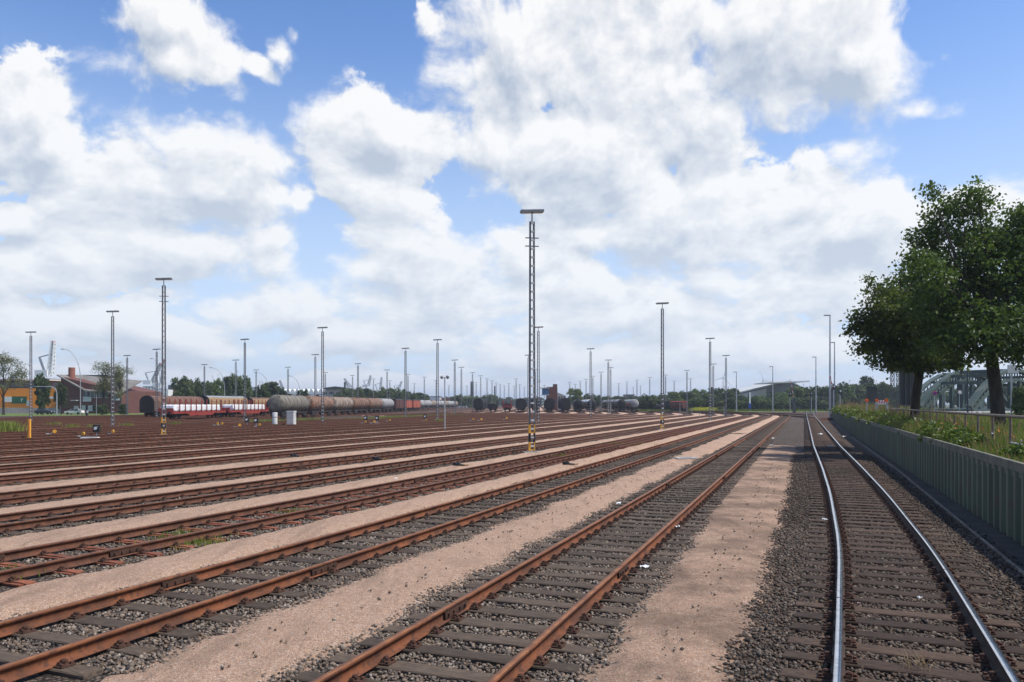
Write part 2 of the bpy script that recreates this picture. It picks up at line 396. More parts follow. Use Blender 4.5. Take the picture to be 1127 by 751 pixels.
# ground: one sheet to the horizon
gm = MB(); gm.add([(-4500, -400, 0), (4500, -400, 0), (4500, 8000, 0), (-4500, 8000, 0)], [(0, 1, 2, 3)])
def groundmat():
    m, g, b = mat('open_ground', .95, 0, .1); P = pos(g)
    n = g.noise(P, .03, 6, .6); n2 = g.noise(P, 1.5, 4, .6)
    c = g.mix(g.ramp(n, .4, .6), (.085, .10, .035), (.12, .095, .06)); c = g.mix(g.m('MULTIPLY', g.ramp(n2, .4, .7), .5), c, (.05, .07, .02))
    g.set(b.inputs['Base Color'], c); return m
prop(gm.obj('ground', groundmat()), kind='structure')
yard = MB(); yard.add([(-300, -12, .004), (14, -12, .004), (110, 200, .004), (118, 262, .004), (70, 420, .004), (60, 900, .004), (-60, 900, .004), (-75, 300, .004), (-118, 187, .004), (-330, 130, .004)], [tuple(range(10))])
prop(yard.obj('yard_ground', M['ballast_rust']), kind='structure')

def strip(name, P, l, r, z, matl, jag=.0, nx=6, crown=0.0, seed=0, cut=None, kind='structure', ends=.0):
    """a sheet along P between lateral offsets l > r, ragged edges, optional raised crown"""
    if cut is not None: P = P[cut]
    if len(P) < 3: return None
    T, N = frames(P); n = len(P); rr = np.random.default_rng(seed + 5)
    def wob(sc, a):
        q = rr.normal(size=n); k = max(1, sc); return np.convolve(q, np.ones(k) / k, 'same') * a * math.sqrt(k)
    lo = (l if np.isscalar(l) else l) + wob(1, jag * .35) + wob(7, jag * .6); ro = (r if np.isscalar(r) else r) + wob(1, jag * .35) + wob(7, jag * .6)
    t = np.linspace(0, 1, nx + 1)
    off = lo[:, None] * (1 - t) + ro[:, None] * t
    prof = np.minimum(1, np.minimum(t, 1 - t) * 4.5)
    XY = P[:, None, :] + N[:, None, :] * off[:, :, None]
    Zz = z + crown * prof[None, :] + rr.normal(size=(n, nx + 1)) * crown * .06
    V = np.concatenate([XY, Zz[:, :, None]], 2).reshape(-1, 3)
    i = np.arange(n - 1)[:, None] * (nx + 1); j = np.arange(nx)[None, :]
    Fq = np.stack([i + j, i + j + 1, i + nx + 2 + j, i + nx + 1 + j], 2).reshape(-1, 4)
    me = npmesh(name, V, Fq, matl); me.polygons.foreach_set('use_smooth', [True] * len(me.polygons))
    return prop(mobj(name, me), kind=kind)

# ------------------------------------------------------------------ track definitions
def v0(u):                                           # the polished main track beside the wall
    return float(np.interp(u, [-10, -2, 3, 8, 15, 24, 33, 51, 91, 400], [-.1, -.45, -.78, -1.06, -1.36, -1.46, -1.44, -1.30, -1.30, -1.30]))
us = np.concatenate([np.arange(-6, 60, .5), np.arange(60, 330, 4)])
sm = np.array([v0(u) for u in us]); k = np.ones(9) / 9; sm2 = np.convolve(np.pad(sm, 4, mode='edge'), k, 'valid')
P0 = np.array([W(u, v) for u, v in zip(us, sm2)])
VF = [3.45, 7.65, 11.45, 15.4, 19.6, 25.1, 29.8, 34.5, 39.2, 43.9, 48.6, 53.3, 58, 62.7, 67.4, 72.1]
DV = [.0, .5, 1.1, 2.1, 2.6, 2.3, 1.9, 1.6, 1.4, 1.2, 1, .8, .6, .4, .2, .1]
PA = [path_a(v, d) for v, d in zip(VF, DV)]
PA2 = [path_a(v, 0, u0=150) for v in (76.8, 81.5, 86.2, 90.9, 95.6)]
BX = [(-41 - 5.3 * k, R(1.6 + .75 * k)) for k in range(11)]
PB = [path_b(x, 125.0 + 1.5 * k, h) for k, (x, h) in enumerate(BX)]
def clipvis(P, mx=70, zmin=2.0, zmax=1e9):
    ok = vis(P[:, 0], P[:, 1], mx) & (P[:, 1] > zmin) & (P[:, 1] < zmax)
    i = np.nonzero(ok)[0]
    return P[i[0]:i[-1] + 1] if len(i) else P[:0]

# beige paths between the tracks
def midpath(a, b, n=600):
    # offset b's line half way toward a: use resampled tracks matched by u
    A = resample(a, 1.0); B = resample(b, 1.0)
    d = ((A[:, None, :] - B[None, ::4, :]) ** 2).sum(2); j = d.argmin(1) * 4; q = B[j]
    # refine on segment
    return (A + q) / 2, np.sqrt(((A - q) ** 2).sum(1))
for i in range(len(PA) - 1):
    a, b = clipvis(PA[i], 140), PA[i + 1]
    mp, gap = midpath(a, b); kk = 5; mp = np.stack([np.convolve(np.pad(mp[:, q], 5, mode='edge'), np.ones(11) / 11, 'valid') for q in (0, 1)], 1)
    near = mp[:, 1] < 70
    hw = (gap / 2 - (1.42 if i < 8 else 1.36)).clip(.25)
    fine = resample(mp[near], .12) if near.sum() > 3 and i < 5 else None
    if fine is not None:
        hf = np.interp(fine[:, 1], mp[near][:, 1], hw[near]) if i < 6 else .7
        strip('gravel_path', fine, hf, -hf, .006, M['gravel'], jag=.085, crown=.10 if i else .05, seed=i, nx=10)
        rest = ~near; idx = np.nonzero(rest)[0]
        if len(idx): mp2 = mp[idx[0] - 1:]; hw2 = hw[idx[0] - 1:]; strip('gravel_path', mp2, hw2, -hw2, .006, M['gravel'], jag=.10, crown=.10, seed=i + 40)
    else:
        strip('gravel_path', mp, hw, -hw, .006, M['gravel'], jag=.12, crown=.10, seed=i)
for i in range(len(PA2)):
    a, b = (PA[-1] if i == 0 else PA2[i - 1]), PA2[i]
    mp, gap = midpath(clipvis(a, 70, 165), b); strip('gravel_path', mp, .8, -.8, .006, M['gravel'], jag=.12, crown=.08, seed=70 + i)
# the wide path between the main track and the first siding: stops at u = 54
uu = np.arange(0, 53.5, .12); vm = np.array([1.36 + .02 * math.sin(u) for u in uu]); pw = np.array([W(u, v) for u, v in zip(uu, vm)])
lw = np.interp(uu, [0, 8, 15, 30, 53], [.72, .78, .92, 1.08, 1.12]); rw = -np.interp(uu, [0, 8, 15, 30, 53], [.72, .74, .92, .92, .92])
strip('gravel_path', pw, lw, rw, .006, M['gravel_dirty'], jag=.10, crown=.05, seed=99, nx=12)
# ballast beds
bed = [('brown', P0, 1.9)] + [('grey', p, 1.75) for p in PA[:5]]
for q, (nm, p, w) in enumerate(bed):
    pp = clipvis(p, 200); f = resample(pp[pp[:, 1] < 60], .25); r_ = pp[pp[:, 1] >= 58]
    strip('ballast_bed', f, w, -w, .0045 + .0001 * q, M['ballast_' + nm], seed=120 + q)
    strip('ballast_bed', resample(r_[r_[:, 1] < 330], 3), w, -w, .0045 + .0001 * q, M['ballast_' + nm], seed=130 + q)
# ballast between main track and first siding beyond the end of the path, slightly higher sheet
uu = np.arange(51.5, 190, .6); strip('ballast_bed', np.array([W(u, 1.25) for u in uu]), 1.2, -1.25, .0056, M['ballast_mid'], seed=140, jag=.45)

# ------------------------------------------------------------------ sleepers, rails, fastenings
def sleeper_mesh(name, L=2.6, w=.26, h=.15, seed=0, m=None):
    r = random.Random(seed); bm = bmesh.new(); bmesh.ops.create_cube(bm, size=1)
    for v in bm.verts: v.co = Vector((v.co.x * (L + r.uniform(-.05, .03)), v.co.y * (w + r.uniform(-.02, .01)), v.co.z * h - h / 2))
    bmesh.ops.subdivide_edges(bm, edges=[e for e in bm.edges if abs((e.verts[0].co - e.verts[1].co).x) > 1], cuts=7)
    for v in bm.verts: v.co += Vector((0, r.uniform(-.008, .008), r.uniform(-.007, .004)))
    bmesh.ops.bevel(bm, geom=[e for e in bm.edges if e.verts[0].co.z > -.05 and e.verts[1].co.z > -.05 and len(e.link_faces) == 2 and e.calc_face_angle(0) > 1], offset=.012, segments=1, affect='EDGES')
    me = bpy.data.meshes.new(name); bm.to_mesh(me); bm.free(); me.materials.append(m); return me
def steel_sleeper_mesh(name, m):
    mb = MB(); mb.prism([(-1.25, 0), (-1.15, .012), (1.15, .012), (1.25, 0), (1.25, -.06), (-1.25, -.06)], -.06, .06)
    mb.box((0, -.10, -.02), (2.4, .075, .03)); mb.box((0, .10, -.02), (2.4, .075, .03)); return mb.mesh(name, m)
def clip_mesh():
    mb = MB(); mb.box((0, 0, .008), (.37, .17, .016))
    for s in (-1, 1):
        mb.box((s * .095, 0, .034), (.055, .115, .030), taper=.8)
        mb.lathe([(0.016, .0), (.016, .024), (.075, .022), (.075, 0)], 6, c=(s * .108, 0, 0))
        mb.lathe([(0.05, .0), (.05, .036), (.068, .036), (.068, 0)], 6, c=(s * .108, 0, 0))
        for t in (-1, 1): mb.lathe([(0.014, .0), (.014, .022), (.04, .02), (.04, 0)], 6, c=(s * .160, t * .055, 0))
    return mb.mesh('rail_fastening', M['clip'])
CLIP = clip_mesh()
def fish_mesh():
    mb = MB()
    for s in (-1, 1):
        mb.box((0, s * .030, .078), (.66, .024, .085))
        for x in (-.24, -.09, .09, .24): mb.box((x, s * .050, .08), (.034, .03, .034))
    mb.box((0, 0, .140), (.012, .076, .055)); return mb.mesh('fishplate', M['clip'])
FISH = fish_mesh(); JOINTS = {1: (9.5, 24.0, 39.0), -1: (11.5, 27.0, 42.0)}
SLW = [sleeper_mesh('sleeper', seed=i, m=M['wood']) for i in range(6)]
SLB = [sleeper_mesh('sleeper', seed=20 + i, m=M['wood_brown']) for i in range(6)]
SLS = [steel_sleeper_mesh('sleeper', M['steel_sleeper'])]
def boxes_np(C, ang, L, w, h, ztop):
    """many boxes (5 faces) at centres C with lengthwise normals angle"""
    n = len(C); c, s = np.cos(ang), np.sin(ang)
    lx = np.array([-1, 1, 1, -1, -1, 1, 1, -1]) * L / 2; ly = np.array([-1, -1, 1, 1, -1, -1, 1, 1]) * w / 2; lz = np.array([0, 0, 0, 0, 1, 1, 1, 1]) * h + (ztop - h)
    X = C[:, 0:1] + c[:, None] * lx - s[:, None] * ly; Y = C[:, 1:2] + s[:, None] * lx + c[:, None] * ly
    V = np.stack([X, Y, np.broadcast_to(lz, X.shape)], 2).reshape(-1, 3)
    f = np.array([[4, 5, 6, 7], [0, 1, 5, 4], [1, 2, 6, 5], [2, 3, 7, 6], [3, 0, 4, 7]])
    return V, (np.arange(n)[:, None, None] * 8 + f).reshape(-1, 4)
def build_track(P, label, cat='railway track', group=None, sl='wood', step=.62, single=True, mats=None, dense_end=45.0, sleep_end=170.0, mx=260, zmin=2.5):
    P = clipvis(P, mx, zmin)
    if len(P) < 3: return None
    T, N = frames(P)
    root = empty('railway_track', (P[0][0], P[0][1], 0), 0, label, cat, group)
    org = np.array([P[0][0], P[0][1]])
    mats = mats or [M['rust'], M['rust_top']]
    near = P[P[:, 1] <= 62]; 
    Pn = P - org
    for s in (1, -1): mobj('rail', rail_mesh('rail', Pn, s * .7535, mats), root)
    if single:
        for s in (1, -1):
            for yj in JOINTS[s]:
                i_ = int(np.argmin(np.abs(P[:, 1] - yj - abs(P[0][0]) * .3))); q_ = P[i_] - org + N[i_] * s * .7535
                mobj('fishplate', FISH, root, loc=(q_[0], q_[1], SL_TOP), rot=(0, 0, math.atan2(T[i_][1], T[i_][0])))
    S = resample(P, step); Ts, Ns = frames(S); ang = np.arctan2(Ns[:, 1], Ns[:, 0])
    S_ok = vis(S[:, 0], S[:, 1], 40 if single else 10) & (S[:, 1] < sleep_end) & (S[:, 1] > zmin)
    idx = np.nonzero(S_ok)[0]; k0 = 0
    var = {'wood': SLW, 'brown': SLB, 'steel': SLS}[sl]
    if single:
        for q in idx[:100]:
            o = mobj('sleeper', var[q % len(var)], root, loc=(S[q][0] - org[0], S[q][1] - org[1], SL_TOP), rot=(random.uniform(-.004, .004), 0, ang[q] + random.uniform(-.012, .012)))
            for s in (.7535, -.7535):
                if S[q][1] < 48: mobj('rail_fastening', CLIP, o, loc=(s, 0, 0))
        k0 = min(100, len(idx))
    rest = idx[k0:]
    if len(rest):
        j = rng.normal(size=(len(rest), 2)) * .01
        V, Fq = boxes_np(S[rest] + j - org, ang[rest], 2.6, .26, .12, SL_TOP)
        mobj('sleepers', npmesh('sleepers', V, Fq, {'wood': M['wood'], 'brown': M['wood_brown'], 'steel': M['steel_far']}[sl]), root)['kind'] = 'stuff'
        r2 = rest[S[rest][:, 1] < 110]
        if len(r2):                                # plates under the rails, still visible as a row of dots
            Cs = np.concatenate([S[r2] + Ns[r2] * .7535, S[r2] - Ns[r2] * .7535]) - org
            V, Fq = boxes_np(Cs, np.tile(ang[r2], 2), .36, .16, .05, SL_TOP + .05); mobj('rail_fastenings', npmesh('rail_fastenings', V, Fq, M['clip']), root)['kind'] = 'stuff'
    return root
build_track(P0, 'main track with two polished silver rails curving beside the green wall', sl='brown', step=.585, mats=[M['rail_grimy'], M['polished']])
names = ['siding with bright orange rusty rails, first one left of the polished track',
 'rusty siding crossing the lower left corner, between the two widest gravel paths',
 'siding on thin rusty steel sleepers, third one left of the polished track',
 'rusty siding just behind the tall mast with yellow bands at its foot',
 'fifth rusty siding counted leftwards from the polished track']
for i in range(16):
    dark = [M['rust_dark'], M['rust_top_dark']]
    if i < 5: build_track(PA[i], names[i], group='rusty sidings of the yard', sl='steel' if i == 2 else 'wood', step=.585 if i == 0 else (.8 if i == 2 else .68), mats=None if i < 2 else (dark if i > 2 else [M['rust_dark'], M['rust_top_dark']]))
    else: build_track(PA[i], 'rusty siding in the dense middle field of parallel tracks', group='rusty sidings of the middle field', sl='wood', step=.68, single=False, mats=dark, sleep_end=130)
for p in PA2: build_track(p, 'far rusty siding beginning beyond the bend of the yard', group='far sidings beyond the bend', single=False, mats=[M['rust_dark'], M['rust_top_dark']], sleep_end=10, zmin=120)
for k_ in range(len(PB) - 1):
    if k_ in (0, 1, 3, 5, 6, 8): mp, gap = midpath(clipvis(PB[k_], 40, 20), PB[k_ + 1]); strip('gravel_path', mp, .6, -.6, .006, M['gravel'], jag=.3, crown=.05, seed=200 + k_)
for k_, p in enumerate(PB): build_track(p, 'rusty siding in the brown field of tracks at far left', group='rusty sidings of the left field', sl='wood', single=False, mats=[M['rust_dark'], M['rust_top_dark']], sleep_end=120, zmin=15)
# turnouts at the far throat, running off left and right of the main track
def arc_path(u0, v, Rr, turn, side, tail=60):
    p0 = W(u0, v); d = np.array([SN, CS]); nl = np.array([-d[1], d[0]]) * side; C0 = p0 + nl * Rr; pts = []
    a = 0
    while a < turn:
        e = C0 - nl * Rr * math.cos(a) + d * Rr * math.sin(a); pts.append(e); a += 3.0 / Rr
    t = pts[-1] - pts[-2]; t = t / np.linalg.norm(t)
    for L in range(4, tail, 4): pts.append(pts[-1] + t * 4)
    return np.array(pts)
for (u0, Rr, tn, sd_, lb) in ((150, 95, R(62), 1, 'rusty curved connecting track leaving the polished track leftwards'), (186, 80, R(66), 1, 'farthest curved connecting track bending left in front of the grass'), (120, 120, R(26), -1, 'short dark track branching right off the polished track')):
    pa = arc_path(u0, -1.3, Rr, tn, sd_, 60 if sd_ > 0 else 30)
    build_track(pa, lb, single=False, mats=[M['rust_dark'], M['rust_top_dark']], sleep_end=300, mx=40)
    strip('gravel_path', resample(pa, 2)[8:], -2.0, -3.6, .006, M['gravel'], jag=.2, crown=.05, seed=int(u0)) if sd_ > 0 else None

# ------------------------------------------------------------------ loose ballast stones (countless): near tracks only
def ico():
    bm = bmesh.new(); bmesh.ops.create_icosphere(bm, subdivisions=1, radius=1); V = np.array([v.co[:] for v in bm.verts]); Fq = np.array([[v.index for v in f.verts] for f in bm.faces]); bm.free(); return V, Fq
IV, IF = ico()
OV = np.array([[1, 0, 0], [-1, 0, 0], [0, 1, 0], [0, -1, 0], [0, 0, 1], [0, 0, -1]], float); OF = np.array([[0, 2, 4], [2, 1, 4], [1, 3, 4], [3, 0, 4], [2, 0, 5], [1, 2, 5], [3, 1, 5], [0, 3, 5]])
def stones(name, XY, Z, size, matl, label, hi=True, cat='ballast'):
    n = len(XY); BV, BF = (IV, IF) if hi else (OV, OF); k = len(BV)
    nv = 24; var = BV[None] * (1 + rng.uniform(-.38, .25, size=(nv, k, 1))) * rng.uniform(.6, 1.25, size=(nv, 1, 3))
    w = rng.integers(0, nv, n); q = rng.normal(size=(n, 4)); q /= np.linalg.norm(q, axis=1)[:, None]
    a, b_, c, d = q.T
    Rm = np.stack([1 - 2 * (c * c + d * d), 2 * (b_ * c - a * d), 2 * (b_ * d + a * c), 2 * (b_ * c + a * d), 1 - 2 * (b_ * b_ + d * d), 2 * (c * d - a * b_), 2 * (b_ * d - a * c), 2 * (c * d + a * b_), 1 - 2 * (b_ * b_ + c * c)], 1).reshape(n, 3, 3)
    V = np.einsum('nij,nkj->nki', Rm, var[w]) * size[:, None, None]; V[:, :, 2] *= .8
    V += np.concatenate([XY, Z[:, None]], 1)[:, None, :]
    Fq = (np.arange(n)[:, None, None] * k + BF).reshape(-1, 3)
    tone = np.repeat(rng.uniform(0, 1, n), len(BF))
    o = mobj(name, npmesh(name, V.reshape(-1, 3), Fq, matl, tone)); return prop(o, label, cat, kind='stuff')
def scatter(P, hw, y0, y1, dens, z0, smin, smax, matl, label, hi=True, edge=None):
    P = resample(P, .1); P = P[(P[:, 1] > y0 - 1) & (P[:, 1] < y1 + 1)]; T, N = frames(P)
    n = int(dens * len(P) * .1 * 2 * hw); i = rng.integers(0, len(P), n); o = rng.uniform(-hw, hw, n)
    if edge: keep = rng.uniform(size=n) > ((np.abs(o) - hw + edge) / edge).clip(0, 1) ** 1.2 * .96; i, o = i[keep], o[keep]
    XY = P[i] + N[i] * o[:, None] + rng.uniform(-.05, .05, (len(i), 2))
    ok = (XY[:, 1] > y0) & (XY[:, 1] < y1) & vis(XY[:, 0], XY[:, 1], 20)
    XY, o = XY[ok], o[ok]; sz = smin + (smax - smin) * rng.beta(1.5, 2.2, len(XY))
    Z = z0 + rng.uniform(-.012, .012, len(XY)) - np.where(np.abs(np.abs(o) - .75) < .12, .02, 0)
    return stones('ballast_stones', XY, Z, sz, matl, label, hi)
CL0 = clipvis(P0, 60)
scatter(CL0, 2.15, 5, 17, 800, .020, .015, .037, M['stone_brown'], 'brown crushed stone ballast around the polished main track', edge=.5)
scatter(CL0, 2.1, 17, 42, 330, .019, .019, .042, M['stone_brown'], 'brown ballast farther up the polished main track', False, edge=.4)
for i, (dn, d2) in enumerate(((720, 320), (680, 300))):
    c = clipvis(PA[i], 60)
    scatter(c, 2.0, 5, 17, dn, .020, .015, .035, M['stone_grey'], ['grey crushed stone ballast around the orange rusty siding', 'grey ballast around the siding in the lower left corner'][i], edge=.55)
    scatter(c, 1.95, 17, 42, d2, .019, .019, .042, M['stone_grey'], ['grey ballast farther up the orange rusty siding', 'grey ballast farther up the second rusty siding'][i], False, edge=.4)
for i in (2, 3, 4):
    scatter(clipvis(PA[i], 40), 1.6, 8, 36, (280, 230, 170)[i - 2], .020, .022, .046, M['stone_grey'], ['grey stones around the siding with steel sleepers', 'grey stones around the siding behind the tall mast', 'grey stones around the fifth siding'][i - 2], False, edge=.35)
# kicked-out stones lying on the paths
XY = []
for P_, s0 in ((P0, 2.3), (PA[0], -1.9), (PA[0], 1.9), (PA[1], -1.9), (PA[1], 1.9)):
    c = resample(clipvis(P_, 60), .5); c = c[c[:, 1] < 36]; T, N = frames(c)
    for q in range(len(c)):
        for _ in range(rng.poisson(1.5)): XY.append(c[q] + N[q] * (s0 + math.copysign(-.25 + abs(rng.normal()) * .16 + (rng.uniform() < .06) * .4, s0)) + T[q] * rng.uniform(-.3, .3))
XY = np.array(XY); stones('ballast_stones', XY, np.full(len(XY), .075) , rng.uniform(.010, .028, len(XY)), M['stone_grey'], 'scattered grey stones lying along the edges of the gravel paths')

# ------------------------------------------------------------------ right side: kerb path, sheet-pile wall, embankment
M['asphalt'] = varmat('dark_asphalt', (.055, .048, .043), (.032, .028, .026), 2, 6, .9, c3=(.10, .085, .07), s3=60, f3=.4, world_=True, bmp=.3)
M['road'] = varmat('pale_road', (.30, .29, .28), (.24, .23, .22), .5, 5, .9, world_=True)
M['soil'] = varmat('embankment_soil', (.11, .10, .045), (.07, .075, .025), .8, 6, .95, c3=(.17, .14, .07), s3=9, f3=.6, world_=True)
M['pile'] = varmat('green_wall_paint', (.088, .112, .068), (.060, .078, .050), .9, 7, .6, c3=(.10, .07, .045), s3=5, f3=.7, stretch=(1, 1, .22), spec=.4)
def vw(u): return float(np.interp(u, [0, 70, 160], [-3.95, -4.0, -4.9]))
WU = np.arange(3.0, 158.0, .6)
def offs(u, dv): return W(u, vw(u) + dv)
prop((lambda P_: strip('asphalt_path', P_, .62, .02, .012, M['asphalt'], seed=3))(np.array([offs(u, 0) for u in np.arange(3, 158, .5)])), kind='structure')
kp = resample(np.array([W(u, float(np.interp(u, [0, 15, 36, 70, 160], [-3.22, -3.3, -3.62, -3.66, -4.4]))) for u in np.arange(3, 70, .5)]), .5)
mb = MB(); T_, N_ = frames(kp)
for i in range(0, len(kp) - 2, 2): 
    a, b = kp[i], kp[i + 2]; mb.bar((a[0], a[1], .02), (b[0] - T_[i][0] * .01, b[1] - T_[i][1] * .01, .02), .05, .09)
prop(mb.obj('path_edging', varmat('edging', (.24, .20, .15), (.13, .10, .08), 2, 6, .9, c3=(.07, .055, .045), s3=8, f3=.7, world_=True)), 'thin weathered concrete edging between track ballast and dark path', 'kerb')
wall = empty('retaining_wall', (*offs(3, 0), 0), 0, 'dark green corrugated sheet-pile retaining wall along the polished track', 'wall')
org = np.array(offs(3, 0)); poly = []
for u in WU[:-1]:
    for du, dv in ((0, 0), (.22, 0), (.30, -.17), (.52, -.17)): poly.append(offs(u + du, dv) - org)
poly = np.array(poly); n = len(poly)
V = np.concatenate([np.c_[poly, np.full(n, -.05)], np.c_[poly, np.full(n, 1.40)]]); Fq = np.array([[i, i + 1, i + 1 + n, i + n] for i in range(n - 1)])
mobj('piling', npmesh('piling', V, Fq, M['pile']), wall)
cap = MB()
for i in range(0, len(WU) - 1, 4):
    a, b = offs(WU[i], -.09) - org, offs(WU[min(i + 4, len(WU) - 1)], -.09) - org; cap.bar((*a, 1.44), (*b, 1.44), .10, .30)
cap_me = cap.mesh('capping', varmat('wall_capping', (.17, .16, .12), (.10, .10, .075), 2, 5, .8, c3=(.07, .08, .04), s3=10, f3=.6))
mobj('capping', cap_me, wall)
# terrain above the wall
uu = np.concatenate([np.arange(2, 60, 1.0), np.arange(60, 176, 4.0)]); vv = np.array([-.18, -.6, -1.2, -2, -3, -4.5, -7, -11, -16, -24, -36, -60, -100, -170])
V = []; 
for u in uu:
    for q, dv in enumerate(vv):
        p_ = offs(u, dv); z = 1.40 + (0 if q == 0 else .05 * math.sin(u * .7 + dv) * math.cos(dv * 1.3) * min(1, -dv / 3))
        if u > 160: z = max(.02, 1.4 - (u - 160) * .1)
        V.append((*p_, z))
k = len(vv); Fq = [[i * k + j, i * k + j + 1, (i + 1) * k + j + 1, (i + 1) * k + j] for i in range(len(uu) - 1) for j in range(k - 1)]
me = npmesh('embankment', V, np.array(Fq), M['soil']); me.polygons.foreach_set('use_smooth', [True] * len(me.polygons)); prop(mobj('embankment', me), kind='structure')
rd = MB(); rd.add([(*offs(108, -7.5), 1.50), (*offs(108, -90), 1.50), (*offs(158, -110), 1.52), (*offs(158, -3.5), 1.52)], [(0, 1, 2, 3)]); prop(rd.obj('road', M['road']), kind='structure')
fp = MB(); fp.add([(*offs(14.6, -2.9), 1.475), (*offs(19.3, -3.2), 1.475), (*offs(19.3, -16), 1.475), (*offs(14.6, -16), 1.475)], [(0, 1, 2, 3)]); prop(fp.obj('paved_path', varmat('pink_paving', (.36, .25, .19), (.27, .19, .15), 3, 5, .9, world_=True)), kind='structure')

# grass on the embankment and in the yard (countless)
M['grass'] = leafmat('grass_blades', (.085, .145, .014), (.32, .29, .06), .1, .35)
M['herb'] = leafmat('herb_leaves', (.060, .105, .010), (.17, .22, .028), .1, .3)
def blades(name, C, h, w, label, matl, lean=.35, tone=None, cat='grass'):
    n = len(C); a = rng.uniform(0, 2 * math.pi, n); d = np.stack([np.cos(a), np.sin(a)], 1); l = rng.uniform(.1, 1, n) * lean * h
    b = rng.uniform(0, 2 * math.pi, n); sdv = np.stack([np.cos(b), np.sin(b)], 1) * w[:, None] / 2
    z0 = C[:, 2]
    p0 = np.c_[C[:, :2] - sdv, z0]; p1 = np.c_[C[:, :2] + sdv, z0]
    m = C[:, :2] + d * (l * .3)[:, None]; p2 = np.c_[m + sdv * .8, z0 + h * .55]; p3 = np.c_[m - sdv * .8, z0 + h * .55]
    t = C[:, :2] + d * l[:, None]; p4 = np.c_[t + sdv * .15, z0 + h]; p5 = np.c_[t - sdv * .15, z0 + h]
    V = np.stack([p0, p1, p2, p3, p4, p5], 1).reshape(-1, 3); i = np.arange(n)[:, None] * 6
    Fq = np.concatenate([i + [0, 1, 2, 3], i + [3, 2, 4, 5]], 1).reshape(-1, 4)
    tn = rng.beta(1.2, 2.4, n) if tone is None else tone
    return prop(mobj(name, npmesh(name, V, Fq, matl, np.repeat(tn, 2))), label, cat, kind='stuff')
def cards(C, size, tone, nrm=None):
    n = len(C); q = rng.normal(size=(n, 3)); q /= np.linalg.norm(q, axis=1)[:, None]
    r = rng.normal(size=(n, 3)); a = np.cross(q, r); a /= np.linalg.norm(a, axis=1)[:, None] + 1e-9; b = np.cross(q, a)
    s = size[:, None]; V = np.stack([C - a * s * .62, C - b * s * .42 + q * s * .08, C + a * s * .62, C + b * s * .42 + q * s * .08], 1).reshape(-1, 3)
    return V, np.arange(n * 4).reshape(-1, 4), tone
def hn(u, v): return .5 + .25 * math.sin(u * .37 + 1.3) + .25 * math.sin(u * .9 + v * 2.1)
C = []; H_ = []
for i in range(64000):
    u = 9 + 148 * rng.uniform() ** 1.9; dv = -.22 - abs(rng.normal()) * (1.1 + u * .02)
    if 15 < u < 19 and dv < -3.0: continue
    p_ = offs(u, dv); q = hn(u, dv); e = min(1, (-dv - .1) / .9)
    tall = np.interp(u, [9, 18, 24, 30, 40, 60, 158], [.18, .26, .42, .60, .62, .75, 1.1])
    C.append((p_[0], p_[1], 1.39)); H_.append(tall * (.35 + .9 * q) * (.45 + .55 * e) * rng.uniform(.5, 1.15))
C = np.array(C); H_ = np.array(H_)
blades('embankment_grass', C, H_, np.full(len(C), .016) + C[:, 1] * .0005, 'tall wild grass and weeds growing above the green wall', M['grass'])
# seed heads, reddish brown
sel = rng.uniform(size=len(C)) < .07; Cs = C[sel] + np.c_[rng.normal(size=(sel.sum(), 2)) * .05, np.zeros(sel.sum())]
M['seed'] = leafmat('seed_heads', (.22, .11, .055), (.30, .20, .10), .1, .3)
blades('seed_stalks', Cs, H_[sel] * 1.5, np.full(sel.sum(), .02) + Cs[:, 1] * .0006, 'reddish brown seed stalks standing among the wild grass', M['seed'], .5)
# meadow behind
C = []; 
for i in range(42000):
    u = 16 + 94 * rng.uniform() ** 1.3; dv = -3.0 - rng.uniform() * (10 + u * .5)
    if 14 < u < 19.6 and dv < -2.6: continue
    p_ = offs(u, dv); C.append((p_[0], p_[1], 1.40))
C = np.array(C); blades('meadow_grass', C, rng.uniform(.12, .42, len(C)), np.full(len(C), .02) + C[:, 1] * .0010, 'green meadow grass behind the brown railing', M['grass'], .5, rng.beta(1.2, 3.5, len(C)))
# bushy weeds
Cc = []; Sz = []
for (u, dv, r_, h, n) in ((26.5, -.75, .5, .5, 1500), (29.2, -.8, .6, .62, 1900), (31.5, -.7, .6, .7, 1900), (34, -.9, .6, .75, 1700), (22, -.95, .4, .4, 900), (39, -.9, .7, .7, 1200), (47, -1.0, .8, .75, 1200), (56, -1.0, .9, .8, 1200), (66, -1, 1., .85, 1000), (80, -1, 1.1, .9, 1000), (98, -1.2, 1.2, 1.0, 1000), (118, -1.2, 1.3, 1.0, 1000), (140, -1.2, 1.4, 1.1, 1000), (18, -.7, .3, .3, 500)):
    q = rng.normal(size=(n, 3)); q /= np.linalg.norm(q, axis=1)[:, None]; q *= rng.uniform(.45, 1, n)[:, None]; q[:, 2] = abs(q[:, 2])
    p_ = offs(u, dv); Cc.append(np.c_[p_[0] + q[:, 0] * r_ * 1.3, p_[1] + q[:, 1] * r_ * 1.6, 1.4 + q[:, 2] * h]); Sz.append(np.full(n, .055 + p_[1] * .0014))
Cc = np.concatenate(Cc); Sz = np.concatenate(Sz); V, Fq, t = cards(Cc, Sz, rng.uniform(size=len(Cc)))
prop(mobj('leafy_weeds', npmesh('leafy_weeds', V, Fq, M['herb'], t)), 'dark leafy weeds crowding the top of the green wall', 'weeds', kind='stuff')
fl = []; 
for i in range(70):
    u = 17 + 22 * rng.uniform() ** 1.3; p_ = offs(u, -.4 - 1.4 * rng.uniform()); fl.append((p_[0], p_[1], 1.4 + np.interp(u, [17, 24, 40], [.35, .6, .7]) * rng.uniform(.7, 1.1)))
fl = np.array(fl)
